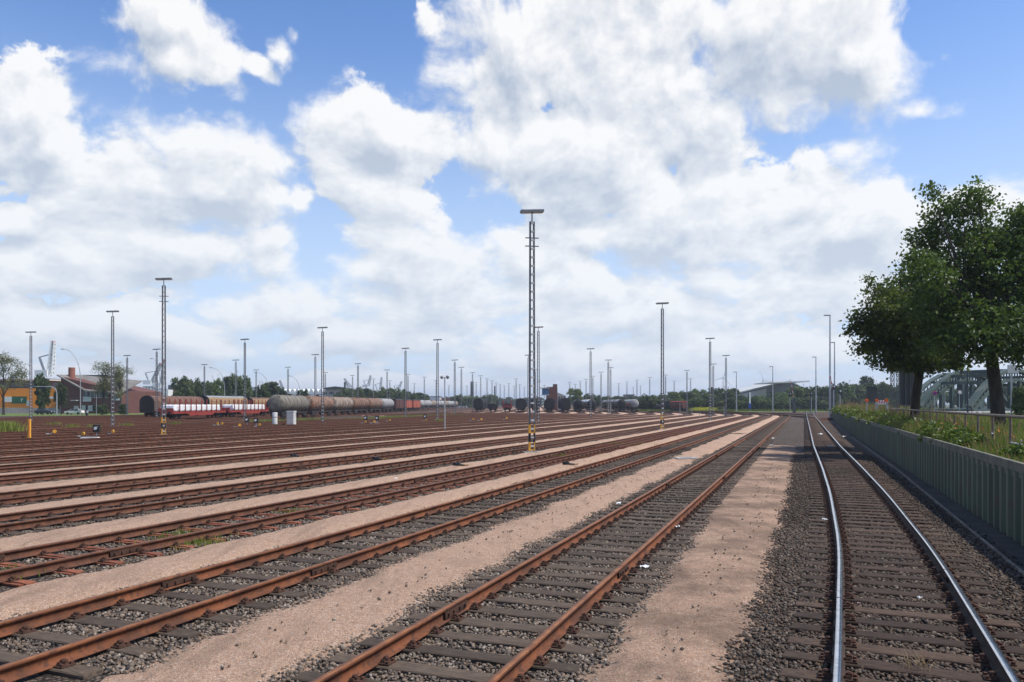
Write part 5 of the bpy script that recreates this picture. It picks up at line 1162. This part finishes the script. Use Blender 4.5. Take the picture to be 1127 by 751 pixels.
# grey hall with sloping white roof edge at right
b_, w, h = bld(806, 884, 430, 434, 40, 'grey_hall', 'large grey hall with rising roof above the tree belt'); b_.rotation_euler[2] = 0
pr = [(-w / 2, 0), (w / 2, 0), (w / 2, h - 1), (w * .42, h + 4.6), (w * .30, h + 7.0), (w * -.02, h + 4.0), (-w / 2, h - .5)]
MB().prism(pr, 0, 40).obj('wall', varmat('grey_cladding', (.16, .18, .20), (.13, .145, .16), .1, 3, .6), b_)
mb = MB(); 
for (a, c) in (((-w / 2 - 1, h - .4), (w * -.02, h + 4.1)), ((w * -.02, h + 4.1), (w * .30, h + 7.1)), ((w * .30, h + 7.1), (w * .42, h + 4.7)), ((w * .42, h + 4.7), (w / 2 + .5, h - .9))): mb.add([(a[0], -1, a[1]), (c[0], -1, c[1]), (c[0], 41, c[1]), (a[0], 41, a[1]), (a[0], -1, a[1] + .6), (c[0], -1, c[1] + .6), (c[0], 41, c[1] + .6), (a[0], 41, a[1] + .6)], [(0, 1, 2, 3), (4, 7, 6, 5), (0, 4, 5, 1), (1, 5, 6, 2), (2, 6, 7, 3), (3, 7, 4, 0)])
mb.obj('roof', M['pale_frame'], b_); MB().box((w * .06, -14, h + 6.0), (w * .5, 30, .6), ry=R(-2)).obj('canopy', M['white'], b_)
MB().add([(-w / 2 + 2, -.05, 2), (w * -.02, -.05, 2), (w * -.02, -.05, h + 3.2), (-w / 2 + 2, -.05, h - .6), (-w / 2 + 2, -.2, 2), (w * -.02, -.2, 2), (w * -.02, -.2, h + 3.2), (-w / 2 + 2, -.2, h - .6)], [(0, 1, 2, 3), (4, 5, 6, 7), (0, 1, 5, 4), (1, 2, 6, 5), (2, 3, 7, 6), (3, 0, 4, 7)]).obj('glazed_front', M['pale_frame'], b_)

# ------------------------------------------------------------------ cranes and wind turbines
def lattice(mb, a, b, w0, w1, r, n=8):
    a, b = Vector(a), Vector(b); d = (b - a).normalized(); u = d.cross(Vector((0, 1, 0))).normalized(); v = d.cross(u)
    P_ = []
    for i in range(n + 1):
        t = i / n; c = a.lerp(b, t); w = w0 + (w1 - w0) * t; P_.append([c + u * w + v * w, c - u * w + v * w, c - u * w - v * w, c + u * w - v * w])
    for i in range(n):
        for k in range(4): mb.bar(P_[i][k], P_[i + 1][k], r); mb.bar(P_[i][k], P_[i + 1][(k + 1) % 4], r * .6)
def crane(px, Z, basey, tipx, tipy, label, s=1.0, matb='white'):
    root = empty('harbour_crane', at(px, Z, 0), 0, label, 'crane', 'harbour cranes on the horizon'); k = Z / F; hb = (HY - basey) * k + EYE
    mb = MB(); 
    for x in (-1, 1):
        for y in (-1, 1): mb.bar((x * 3 * s, y * 3 * s, 0), (x * 1.6 * s, y * 1.6 * s, hb * .8), .8 * s)
    mb.box((0, 0, hb * .82), (6 * s, 6 * s, .8 * s)); mb.obj('portal', M['galv'], root)
    MB().box((-1.5 * s, 0, hb), (4.5 * s, 3.5 * s, 2.2 * s)).obj('machine_house', M['white'], root)
    tip = ((tipx - px) * k, 0, (HY - tipy) * k + EYE); mb = MB(); lattice(mb, (1 * s, 0, hb), tip, .85 * s, .5 * s, .4 * s); mb.obj('boom', M[matb], root)
    e = Vector((1 * s, 0, hb)).lerp(Vector(tip), .93); MB().bar(e, tip, 1.2 * s).obj('boom_tip', M['red'], root)
    mb = MB(); top = (-3 * s, 0, hb + (tip[2] - hb) * .5); mb.bar((-1 * s, 0, hb), top, .6 * s); mb.bar(top, Vector((1 * s, 0, hb)).lerp(Vector(tip), .6), .35 * s); mb.obj('a_frame', M['galv'], root); return root
crane(52.5, 380, 411, 59, 375.5, 'big white luffing crane boom with red tip behind the brick building', 1.35)
crane(166, 520, 421, 177, 400, 'grey harbour crane left of the striped mast', 1.2, 'galv'); crane(176, 560, 424, 181, 396, 'second grey harbour crane, directly behind the striped mast', 1.2, 'galv')
crane(385, 760, 427, 379, 417, 'small distant crane leaning left above the tank wagons', 1.3, 'galv'); crane(404, 760, 425, 408, 413.5, 'distant crane leaning right, left one of the pair above the tank wagons', 1.2, 'galv')
crane(417, 780, 431, 420, 415.5, 'distant crane leaning right, right one of the pair above the tank wagons', 1.2, 'galv'); crane(437, 800, 430, 442, 420, 'tiny crane above the box wagons', 1.1, 'galv'); crane(312, 700, 432, 308, 419, 'tiny crane above the first tank wagon', 1.1, 'galv')
def turbine(px, Z, huby, rb, ang, label):
    root = empty('wind_turbine', at(px, Z, 0), 0, label, 'wind turbine'); h = (HY - huby) * Z / F + EYE; MB().tube([(0, 0, 0), (0, 0, h)], [1.6, .9], 10).obj('tower', M['white'], root, True); MB().box((0, 1.5, h), (2.2, 6, 2.4)).obj('nacelle', M['white'], root)
    hb = MB().lathe([(-1.6, 0), (-.8, 1.3), (.8, 1.3), (.8, 0)], 10, 'Y').obj('hub', M['white'], root, loc=(0, -2.2, h))
    bl = MB().prism([(-.5, 1), (.9, 1), (1.3, rb * .2), (.25, rb), (-.1, rb)], -.18, .18).mesh('blade', M['white'])
    for i in range(3): mobj('blade', bl, hb, rot=(0, R(ang + 120 * i), 0))
turbine(796, 1500, 416, 26, 14, 'wind turbine beside the second lamp mast of the tree belt'); turbine(840, 1900, 419, 26, -22, 'small wind turbine above the white canopy of the grey hall')
for px, ty in ((518.5, 420), (520.6, 420), (544.5, 425), (282, 430)):
    root = empty('chimney_stack', at(px, 640, 0), 0, 'slim dark chimney on the horizon left of picture centre', 'chimney', 'distant dark chimneys') if px > 300 else None
    if root: MB().tube([(0, 0, 0), (0, 0, (HY - ty) * 640 / F + EYE)], [.75, .55], 10).obj('shaft', M['dark_metal'], root, True)

# ------------------------------------------------------------------ steel arch bridges beyond the right embankment
M['bridge'] = varmat('bridge_green', (.055, .078, .062), (.038, .058, .047), .12, 5, .6, c3=(.12, .13, .105), s3=.5, f3=.5); M['bridge_dark'] = varmat('bridge_green_dark', (.045, .075, .065), (.03, .05, .045), .15, 4, .6)
def arch_bridge(pxa, Za, pxb, Zb, rise, label, spread=8.0, nh=11, zb=2.2, ribs=2):
    A, Bq = at(pxa, Za), at(pxb, Zb); L = (Bq - A).length; root = empty('arch_bridge', A, math.atan2(Bq.y - A.y, Bq.x - A.x), label, 'bridge', 'green steel arch bridges')
    for k in range(ribs):
        yo = k * spread; pts = [(L * t, yo, zb + rise * (1 - (2 * t - 1) ** 2)) for t in np.linspace(0, 1, 33)]
        mb = MB()
        for p_, q_ in zip(pts[:-1], pts[1:]): mb.bar(Vector(p_), Vector(q_), 1.0, .55)
        for p_, q_ in zip(pts[:-1], pts[1:]): mb.bar(Vector(p_) - Vector((0, 0, 1.7)), Vector(q_) - Vector((0, 0, 1.7)), .7, .45)
        mb.obj('arch_rib', M['bridge'], root)
        mb = MB()
        for i, p_ in enumerate(pts[1:-1]): mb.bar(p_, (p_[0], p_[1], p_[2] - 1.7), .18)
        mb.obj('rib_bracing', M['bridge_dark'], root)
        for i in range(1, nh): t = i / nh; z_ = zb + rise * (1 - (2 * t - 1) ** 2) - 1.7; MB().bar((L * t, yo, zb - .3), (L * t, yo, max(zb, z_)), .9, .5).obj('hanger', M['bridge_dark'], root)
    MB().box((L / 2, spread / 2, zb - .9), (L, spread + 1.5, 1.1)).obj('deck', M['bridge_dark'], root)
    mb = MB()
    for t in np.linspace(.2, .8, 7): z_ = zb + rise * (1 - (2 * t - 1) ** 2); mb.bar((L * t, 0, z_), (L * t, spread, z_), .5)
    mb.obj('cross_beams', M['bridge'], root)
    return root
arch_bridge(1017, 150, 1097, 245, 8.2, 'green steel arch bridge between the two maple trunks', spread=3.2)
arch_bridge(1066, 128, 1160, 150, 6.6, 'nearer green steel arch partly hidden by the thick maple trunk', nh=9)

# ------------------------------------------------------------------ signs and barriers by the road
def sign_board(px, Z, y0, y1, wpx, label, z0=1.4, lattice_post=True):
    root = empty('billboard', at(px, Z, z0), 0, label, 'billboard'); k = Z / F; zt, zb_ = zof(y0, Z) - z0, zof(y1, Z) - z0; w = wpx * k
    mb = MB(); mb.box((0, 0, (zt + zb_) / 2), (w, .3, zt - zb_)); mb.obj('panel', M['black'], root)
    mb = MB(); 
    for z_ in (zb_ - .04, zt + .04): mb.box((0, 0, z_), (w + .06, .36, .07))
    mb.obj('frame', M['dark_metal'], root); return root, zt, zb_, w
s1, zt, zb_, w = sign_board(997, 62, 394, 408, 40, 'wide black overhead sign on a lattice post beside the lower maple')
mb = MB(); lattice(mb, (-w / 2 + .55, .35, 0), (-w / 2 + .55, .35, zb_ + .6), .11, .11, .035, 12); mb.obj('lattice_post', M['mast'], s1); mb = MB(); lattice(mb, (-w / 2 + .98, .35, 0), (-w / 2 + .98, .35, zb_ + .6), .09, .09, .03, 12); mb.obj('lattice_post', M['mast'], s1)
MB().tube([(w / 2 - .3, .3, 0), (w / 2 - .3, .3, zb_ + .5)], .09, 8).obj('post', M['galv'], s1)
s2, zt, zb_, w = sign_board(1000, 84, 407, 446, 20, 'tall black panel standing on the ground behind the lower maple trunk')
for x in (-.45, .1): MB().box((x, -.17, (zt + zb_) / 2), (.05, .05, zt - zb_)).obj('rib', M['dark_metal'], s2)
s3, *_ = sign_board(959.5, 120, 426, 442, 11, 'smaller dark panel in front of the trees, left of the lattice post')
def barrier_lamp(px, Z, label):
    root = empty('warning_lamp', at(px, Z, 1.42), 0, label, 'warning lamp', 'orange warning lamps on barricades'); z_ = zof(442.5, Z) - 1.42
    MB().tube([(0, 0, 0), (0, 0, z_)], .04, 6).obj('post', M['galv'], root); MB().lathe([(-.07, 0), (-.07, .13), (.07, .13), (.07, 0)], 14, 'Y').obj('lamp', varmat('lamp_orange', (.85, .13, .02), (.75, .11, .02)), root, loc=(0, 0, z_ + .12)); return root
barrier_lamp(954, 62, 'leftmost orange warning lamp above the weeds'); barrier_lamp(965, 63, 'middle orange warning lamp at the left end of the barricade'); barrier_lamp(975.5, 64, 'right orange warning lamp at the right end of the barricade')
root = empty('barricade', at(970.5, 65, 1.42), 0, 'red and white striped road barricade board between orange lamps', 'barricade'); z_ = zof(443, 65) - 1.42
MB().box((0, 0, z_), (1.05, .04, .36)).obj('board', M['white'], root)
for i in range(5): MB().box((-.42 + i * .21, -.023, z_ + .03), (.09, .02, .26), ry=R(18)).obj('stripe', M['red'], root)
for s in (-1, 1): MB().box((s * .45, 0, z_ / 2), (.06, .3, z_)).obj('leg', M['galv'], root)
def road_sign(px, Z, y, rpx, face, rim, label, z0=1.42):
    root = empty('traffic_sign', at(px, Z, z0), 0, label, 'traffic sign'); r = rpx * Z / F; z_ = zof(y, Z) - z0
    MB().tube([(0, 0, 0), (0, 0, z_ + r)], .035, 8).obj('post', M['galv'], root); d = MB().lathe([(-.03, 0), (-.03, r), (0, r), (0, 0)], 20, 'Y').obj('disc', rim, root, loc=(0, -.05, z_)); MB().lathe([(-.045, 0), (-.045, r * .76), (-.031, r * .76)], 20, 'Y').obj('face', face, d)
    if face is M['blue']: MB().box((0, -.05, 0), (r * 1.6, .012, r * .22), ry=R(45)).obj('bar', M['red'], d)
M['blue'] = varmat('sign_blue', (.03, .07, .32), (.025, .06, .28)); M['pinkish'] = varmat('faded_sign', (.55, .35, .33), (.5, .32, .3))
road_sign(1028.5, 75, 433, 2.3, M['blue'], M['red'], 'round blue and red no-stopping sign in front of the arch'); road_sign(1056, 85, 432, 2.3, M['white'], M['pinkish'], 'round pale sign with faded red rim in front of the arch hangers')
pole('lamp_pole', 'thin dark pole standing in front of the arch crest', 1065, 90, (448 - 395) * 90 / F, .11, M['dark_metal'], 1.4, 'pole'); pole('red_post', 'bright red post directly left of the thick maple trunk', 1097.5, 60, zof(428, 60) - 1.4, .09, M['red'], 1.4, 'post', taper=.9)
root = empty('direction_sign', at(1113, 70, 1.4), 0, 'small white sign board on a pole right of the thick maple trunk', 'sign'); MB().tube([(0, 0, 0), (0, 0, zof(402, 70) - 1.4)], .07, 8).obj('post', M['galv'], root); MB().box((.1, -.1, zof(406.5, 70) - 1.4), (1.0, .06, .75)).obj('board', M['pale_frame'], root)
# raised crossing booms
def boom(px, Z, y0, y1, lean, label, z0=0):
    root = empty('crossing_barrier', at(px, Z, z0), 0, label, 'barrier', 'raised level crossing barriers'); k = Z / F; a = Vector((0, 0, zof(y1, Z) - z0)); b = Vector((lean * k, 0, zof(y0, Z) - z0))
    MB().box((0, 0, a.z / 2 + .3), (.7, .6, a.z + .6)).obj('motor_box', M['dark_metal'], root)
    for i in range(7): MB().bar(a.lerp(b, i / 7), a.lerp(b, (i + .97) / 7), .15 - .01 * i).obj('boom_section', M['red'] if i % 2 else M['white'], root)
boom(874, 232, 417, 440, -4, 'raised red and white barrier boom left of the polished track'); boom(917, 146, 411, 432, -3.5, 'raised red and white barrier boom at the far end of the green wall', 1.3)
def colour_signal(px, Z, ytop, label, z0=0, hpx=5, red_base=False):
    root = empty('railway_signal', at(px, Z, z0), 0, label, 'signal', 'small railway signals near the throat'); k = Z / F; zt = zof(ytop, Z) - z0
    MB().tube([(0, 0, 0), (0, 0, zt)], .10, 8).obj('post', M['galv'], root); (MB().box((0, 0, .5), (.3, .3, 1.0)).obj('foot', M['red'], root) if red_base else None); MB().box((0, -.1, zt - hpx * k / 2), (hpx * .55 * k, .3, hpx * k)).obj('signal_head', M['black'], root)
    for s in (-1, 1): MB().lathe([(-.04, 0), (-.04, .16), (0, .16)], 10, 'Y').obj('lens', M['white'] if s > 0 else M['dark_metal'], root, loc=(0, -.27, zt - hpx * k / 2 + s * hpx * k * .2))
colour_signal(869.5, 215, 432, 'black-headed signal with a pale post, left of the barrier boom'); colour_signal(893, 250, 431.5, 'signal at the end of the polished track'); colour_signal(917.5, 140, 424, 'signal with red foot at the far end of the green wall', red_base=True); colour_signal(924.5, 150, 429, 'small signal right of the red-footed one', 1.3)
root = empty('information_board', at(825.3, 275, 0), 0, 'tall white board with black edge over a blue box, in front of the belt', 'signal board'); k = 275 / F
MB().box((0, 0, zof(438, 275)), (1.9 * k, .2, 12 * k)).obj('white_board', M['white'], root); MB().box((-1.4 * k, 0, zof(437.5, 275)), (.9 * k, .25, 9 * k)).obj('edge', M['black'], root); MB().box((0, 0, zof(447, 275)), (2.6 * k, .5, 5 * k)).obj('blue_box', M['blue'], root); MB().tube([(0, 0, 0), (0, 0, zof(440, 275))], .1, 6).obj('post', M['galv'], root)
for px, Z, h, lb in ((748.3, 165, 3.0, 'short grey post on the gravel right of the yellow-footed mast'), (797, 150, 2.3, 'short pale post near the end of the siding curve'), (761.5, 200, 1.9, 'short post on the curve left of the mast'), (770, 145, 1.1, 'low stub post on the gravel in the curve'), (672, 190, 2.6, 'thin post before the silver tank wagons'), (106, 168, 4.8, 'thin grey post in the brown field right of the brick sign')): pole('marker_post', lb, px, Z, h, .06, M['galv'])
root = empty('station_post', at(95.5, 182, 0), 0, 'dark post with white plate beside the white car', 'post'); MB().box((0, 0, 1.2), (.45, .3, 2.4)).obj('post', M['black'], root); MB().box((.25, -.18, .9), (.4, .06, .6)).obj('plate', M['white'], root)

# ------------------------------------------------------------------ cars
def car(px, Z, paint, label, rz=0.0):
    root = empty('parked_car', at(px, Z, .02), rz, label, 'car'); bm = bmesh.new()
    prof = [(-2.15, .35), (2.1, .35), (2.18, .65), (2.05, .88), (1.05, .98), (-1.85, 1.0), (-2.12, .9), (-2.2, .6)]
    MB().prism(prof, -.84, .84).obj('body', paint, root); bm.free()
    cb = MB(); cb.add([(-1.75, -.78, .99), (1.05, -.78, .98), (.35, -.62, 1.42), (-1.25, -.62, 1.43), (-1.75, .78, .99), (1.05, .78, .98), (.35, .62, 1.42), (-1.25, .62, 1.43)], [(0, 1, 2, 3), (4, 7, 6, 5), (0, 3, 7, 4), (1, 5, 6, 2), (3, 2, 6, 7)]); cb.obj('cabin', M['window'], root)
    MB().box((-.45, 0, 1.44), (1.55, 1.2, .04)).obj('roof', paint, root)
    mb = MB(); 
    for s in (-1, 1):
        for a, b in (((-1.7, s * .79, 1.0), (-1.25, s * .63, 1.42)), ((1.0, s * .79, .99), (.36, s * .63, 1.42)), ((-.3, s * .79, 1.0), (-.3, s * .63, 1.42))): mb.bar(a, b, .07)
    mb.obj('pillars', paint, root); w_ = MB().lathe([(-.1, 0), (-.1, .2), (-.11, .3), (.1, .3), (.1, 0)], 16, 'Y').mesh('wheel', M['black'])
    for x in (-1.35, 1.3):
        for s in (-1, 1): mobj('wheel', w_, root, loc=(x, s * .78, .3))
    for s in (-1, 1): MB().box((2.14, s * .6, .72), (.06, .3, .14)).obj('headlight', M['white'], root); MB().box((-2.17, s * .6, .75), (.06, .26, .14)).obj('tail_light', M['red'], root)
car(82, 196, M['white'], 'white saloon car parked before the brick building', math.pi); car(49, 200, varmat('dark_car_paint', (.025, .035, .05), (.02, .03, .04), rough=.3), 'small dark car parked before the orange building', 0)

# ------------------------------------------------------------------ yard furniture
M['cab_grey'] = varmat('cabinet_grey', (.50, .50, .47), (.42, .42, .40), 2, 4, .5, c3=(.3, .29, .26), s3=8, f3=.3)
Zc = 98; root = empty('relay_cabinet', at(320.7, Zc, 0), R(-18), 'pale grey relay cabinet standing before the first tank wagon', 'cabinet'); MB().box((0, 0, .08), (1.1, .7, .16)).obj('base', M['concrete'], root); MB().box((0, 0, .96), (1.0, .6, 1.6)).obj('body', M['cab_grey'], root); MB().box((0, 0, 1.80), (1.1, .7, .1)).obj('lid', M['white'], root); MB().box((.02, -.31, .95), (.9, .03, 1.4)).obj('door', M['cab_grey'], root)
Zc = 97; root = empty('cable_pillar', at(302.5, Zc, 0), 0, 'narrow round grey pillar left of the pale cabinet', 'cabinet'); MB().lathe([(0, .32), (1.62, .32), (1.68, .28), (1.7, 0)], 18).obj('body', M['cab_grey'], root, True); MB().lathe([(1.05, .325), (1.12, .325)], 18).obj('band', M['dark_metal'], root); MB().lathe([(0, .36), (.2, .36), (.2, .3)], 18).obj('foot', M['black'], root)
root = empty('marker_post', at(32.3, 60.5, 0), 0, 'upright yellow post beside the tracks at far left', 'post'); MB().box((0, 0, .78), (.17, .17, 1.56)).obj('post', M['yellow'], root); MB().box((.06, -.02, .78), (.03, .2, 1.56)).obj('edge', M['orange'], root)
def point_lever(px, Z, label):
    root = empty('point_lever', at(px, Z, 0), R(random.uniform(-30, 30)), label, 'point lever', 'hand point levers with yellow weights'); MB().box((0, 0, .12), (.9, .35, .2)).obj('box', M['black'], root); MB().bar((-.1, 0, .2), (.45, 0, .62), .05).obj('lever', M['galv'], root)
    MB().lathe([(-.12, 0), (-.12, .19), (.0, .19), (0, 0)], 14, 'Y').obj('weight', M['yellow'], root, loc=(.35, .06, .5)); MB().box((-.3, 0, .25), (.3, .22, .08)).obj('cover', M['cab_grey'], root); root.scale = (.8, .8, .8)
def dwarf(px, Z, label, face='white'):
    root = empty('dwarf_signal', at(px, Z, 0), 0, label, 'dwarf signal', 'low dwarf signals between the tracks'); MB().tube([(0, 0, 0), (0, 0, .5)], .05, 8).obj('post', M['galv'], root); MB().box((0, 0, .78), (.5, .22, .62)).obj('housing', M['black'], root); MB().lathe([(-.03, 0), (-.03, .13), (0, .13)], 12, 'Y').obj('disc', M[face], root, loc=(-.04, -.12, .8)); MB().bar((-.15, -.125, .68), (.12, -.125, .95), .06, .03).obj('bar', M['white'], root)
for px, Z, lb in ((89, 61, 'yellow point lever left of the black dwarf signal'), (56, 66, 'small yellow point lever behind the yellow post'), (122, 66, 'yellow point lever right of the black dwarf signal'), (237, 92, 'yellow point lever below the white bundles, left of a pair'), (242, 92.5, 'yellow point lever below the white bundles, right of a pair'), (261, 86, 'yellow point lever left of the round grey pillar'), (283, 88, 'yellow point lever close to the round grey pillar'), (400, 103, 'left yellow point lever on the grass before the tank wagons'), (410, 103, 'right yellow point lever on the grass before the tank wagons'), (427, 112, 'yellow point lever near the mast at the box wagons'), (467, 115, 'yellow point lever in front of the silver tank wagons'), (519, 118, 'yellow point lever before the distant black wagons'), (528, 118, 'second yellow point lever before the distant black wagons'), (556, 128, 'small yellow point lever left of the tallest-looking mast')): point_lever(px, Z, lb)
for px, Z, lb in ((106.5, 62, 'black dwarf signal with a white disc in the tracks at left'), (272, 96, 'dwarf signal below the last white bundles'), (282, 92, 'dwarf signal left of the round grey pillar'), (402.5, 108, 'dwarf signal among the point levers before the tank wagons'), (415, 106, 'dwarf signal right of the point levers before the tank wagons'), (468, 120, 'dwarf signal in front of the silver tank wagons')): dwarf(px, Z, lb)
def slab(px, Z, d, label, m_='white', rz=0.0, z=.12): root = empty('cable_cover', at(px, Z, z), rz, label, 'cover'); MB().box((0, 0, 0), d).obj('plate', M[m_], root); mb = MB(); mb.box((0, 0, d[2] / 2 + .01), (d[0] * .5, d[1] * .5, .02)); mb.obj('handle', M['galv'], root)
slab(99, 60, (1.3, .4, .12), 'pale plate lying between the tracks beside the dwarf signal'); slab(755, 38, (1.1, .4, .05), 'white plastic sheet lying in the second siding', 'cab_grey', .3, .10); slab(414, 104, (1.2, .4, .12), 'pale box lid on the grass before the tank wagons')
def brake_shoe_pile(px, Z, label):
    root = empty('brake_shoes', at(px, Z, .11), TH * -1, label, 'brake shoe', 'iron brake shoes lying on the gravel paths')
    for i in range(2):
        s = MB().prism([(-.5, 0), (.5, 0), (.5, .05), (-.1, .12), (-.3, .26), (-.5, .26)], -.07, .07).obj('shoe', M['black'], root, loc=(.12 * i, .28 * i, .03), rot=(0, 0, .1 * i)); MB().bar((.3, 0, .05), (.62, 0, .07), .05).obj('handle', M['yellow'], s); root.scale = (.55, .55, .5)
brake_shoe_pile(505, 33, 'black brake shoes with yellow handles on the gravel, nearest of three'); brake_shoe_pile(416, 36.5, 'black brake shoes on the second path, left of the nearest pair'); brake_shoe_pile(325, 38.5, 'pale worn brake shoes farthest left on the gravel'); brake_shoe_pile(626, 33.5, 'brake shoe beside the rail in front of the tall mast')
# rubbish: torn paper and plastic
def litter(px, Z, s, m_, label, z=.09, seed=0):
    rr = random.Random(seed); bm = bmesh.new(); bmesh.ops.create_grid(bm, x_segments=5, y_segments=4, size=.5)
    for v in bm.verts: s = s; v.co = Vector((v.co.x * s * 1.3, v.co.y * s * .95, rr.uniform(0, .5) * s)) + Vector((rr.uniform(-.1, .1) * s, rr.uniform(-.1, .1) * s, 0))
    bmesh.ops.solidify(bm, geom=bm.faces[:], thickness=.002); me = bpy.data.meshes.new('litter'); bm.to_mesh(me); bm.free(); me.materials.append(M[m_]); o = mobj('litter', me, None, None, at(px, Z, z), (0, 0, rr.uniform(0, 6))); prop(o, label, 'litter')
for i, (px, Z, s, m_, lb, z) in enumerate(((709, 12.55, .10, 'white', 'crumpled white and blue wrapper beside the orange rusty rail', .10), (711, 12.75, .045, 'blue', 'small blue scrap touching the white wrapper', .10), (681, 19.4, .11, 'white', 'white paper scrap lying in the orange rusty siding', .24), (745, 16.8, .08, 'white', 'white scrap just right of the orange rusty rail', .09), (712, 13.6, .05, 'white', 'tiny white scrap above the crumpled wrapper', .08), (908, 17.8, .09, 'white', 'white paper scrap left of the polished rail', .09), (849, 49, .22, 'white', 'white sheet where the dirty gravel path ends', .09), (903, 67, .28, 'white', 'pale scrap between the polished rails, farthest', .10), (914, 48, .2, 'white', 'pale scrap between the polished rails, nearer', .10), (929, 62, .3, 'white', 'white bag on the dark path by the green wall', .06), (851, 60, .15, 'white', 'small white scrap on the grey ballast', .06), (178, 88, .2, 'white', 'white scrap near the foot of the striped mast', .1), (300, 75, .2, 'white', 'white scrap on the brown tracks at left', .1), (436, 27.5, .09, 'white', 'white scrap in the steel-sleeper siding', .1), (1012, 10.7, .05, 'white', 'small pale scrap between the polished rails near the bottom', .08), (945, 10.4, .035, 'pinkish', 'small round pinkish object between the polished rails', .08))): litter(px, Z, s, m_, lb, z, i)
# dry straw between the polished rails
prop(blades('dry_straw', np.c_[at(1008, 7.9).x + rng.normal(size=40) * .10, 7.9 + rng.normal(size=40) * .07, np.full(40, .07)], rng.uniform(.05, .22, 40), np.full(40, .006), 'bunch of dry straw on a sleeper between the polished rails', M['seed'], 2.5, np.ones(40)))

# ------------------------------------------------------------------ the air
hm = bpy.data.materials.new('haze_air'); hm.use_nodes = True; hm.node_tree.nodes.clear(); hg = G(hm.node_tree)
vn = hg.n('ShaderNodeVolumePrincipled'); vn.inputs['Density'].default_value = .00022; vn.inputs['Color'].default_value = (.80, .88, 1.0, 1); vn.inputs['Anisotropy'].default_value = .2
ho = hg.n('ShaderNodeOutputMaterial'); hm.node_tree.links.new(vn.outputs[0], ho.inputs['Volume'])
hz = MB(); hz.box((0, 3700, 60), (9400, 8800, 122.2)); prop(hz.obj('haze', hm), kind='stuff')
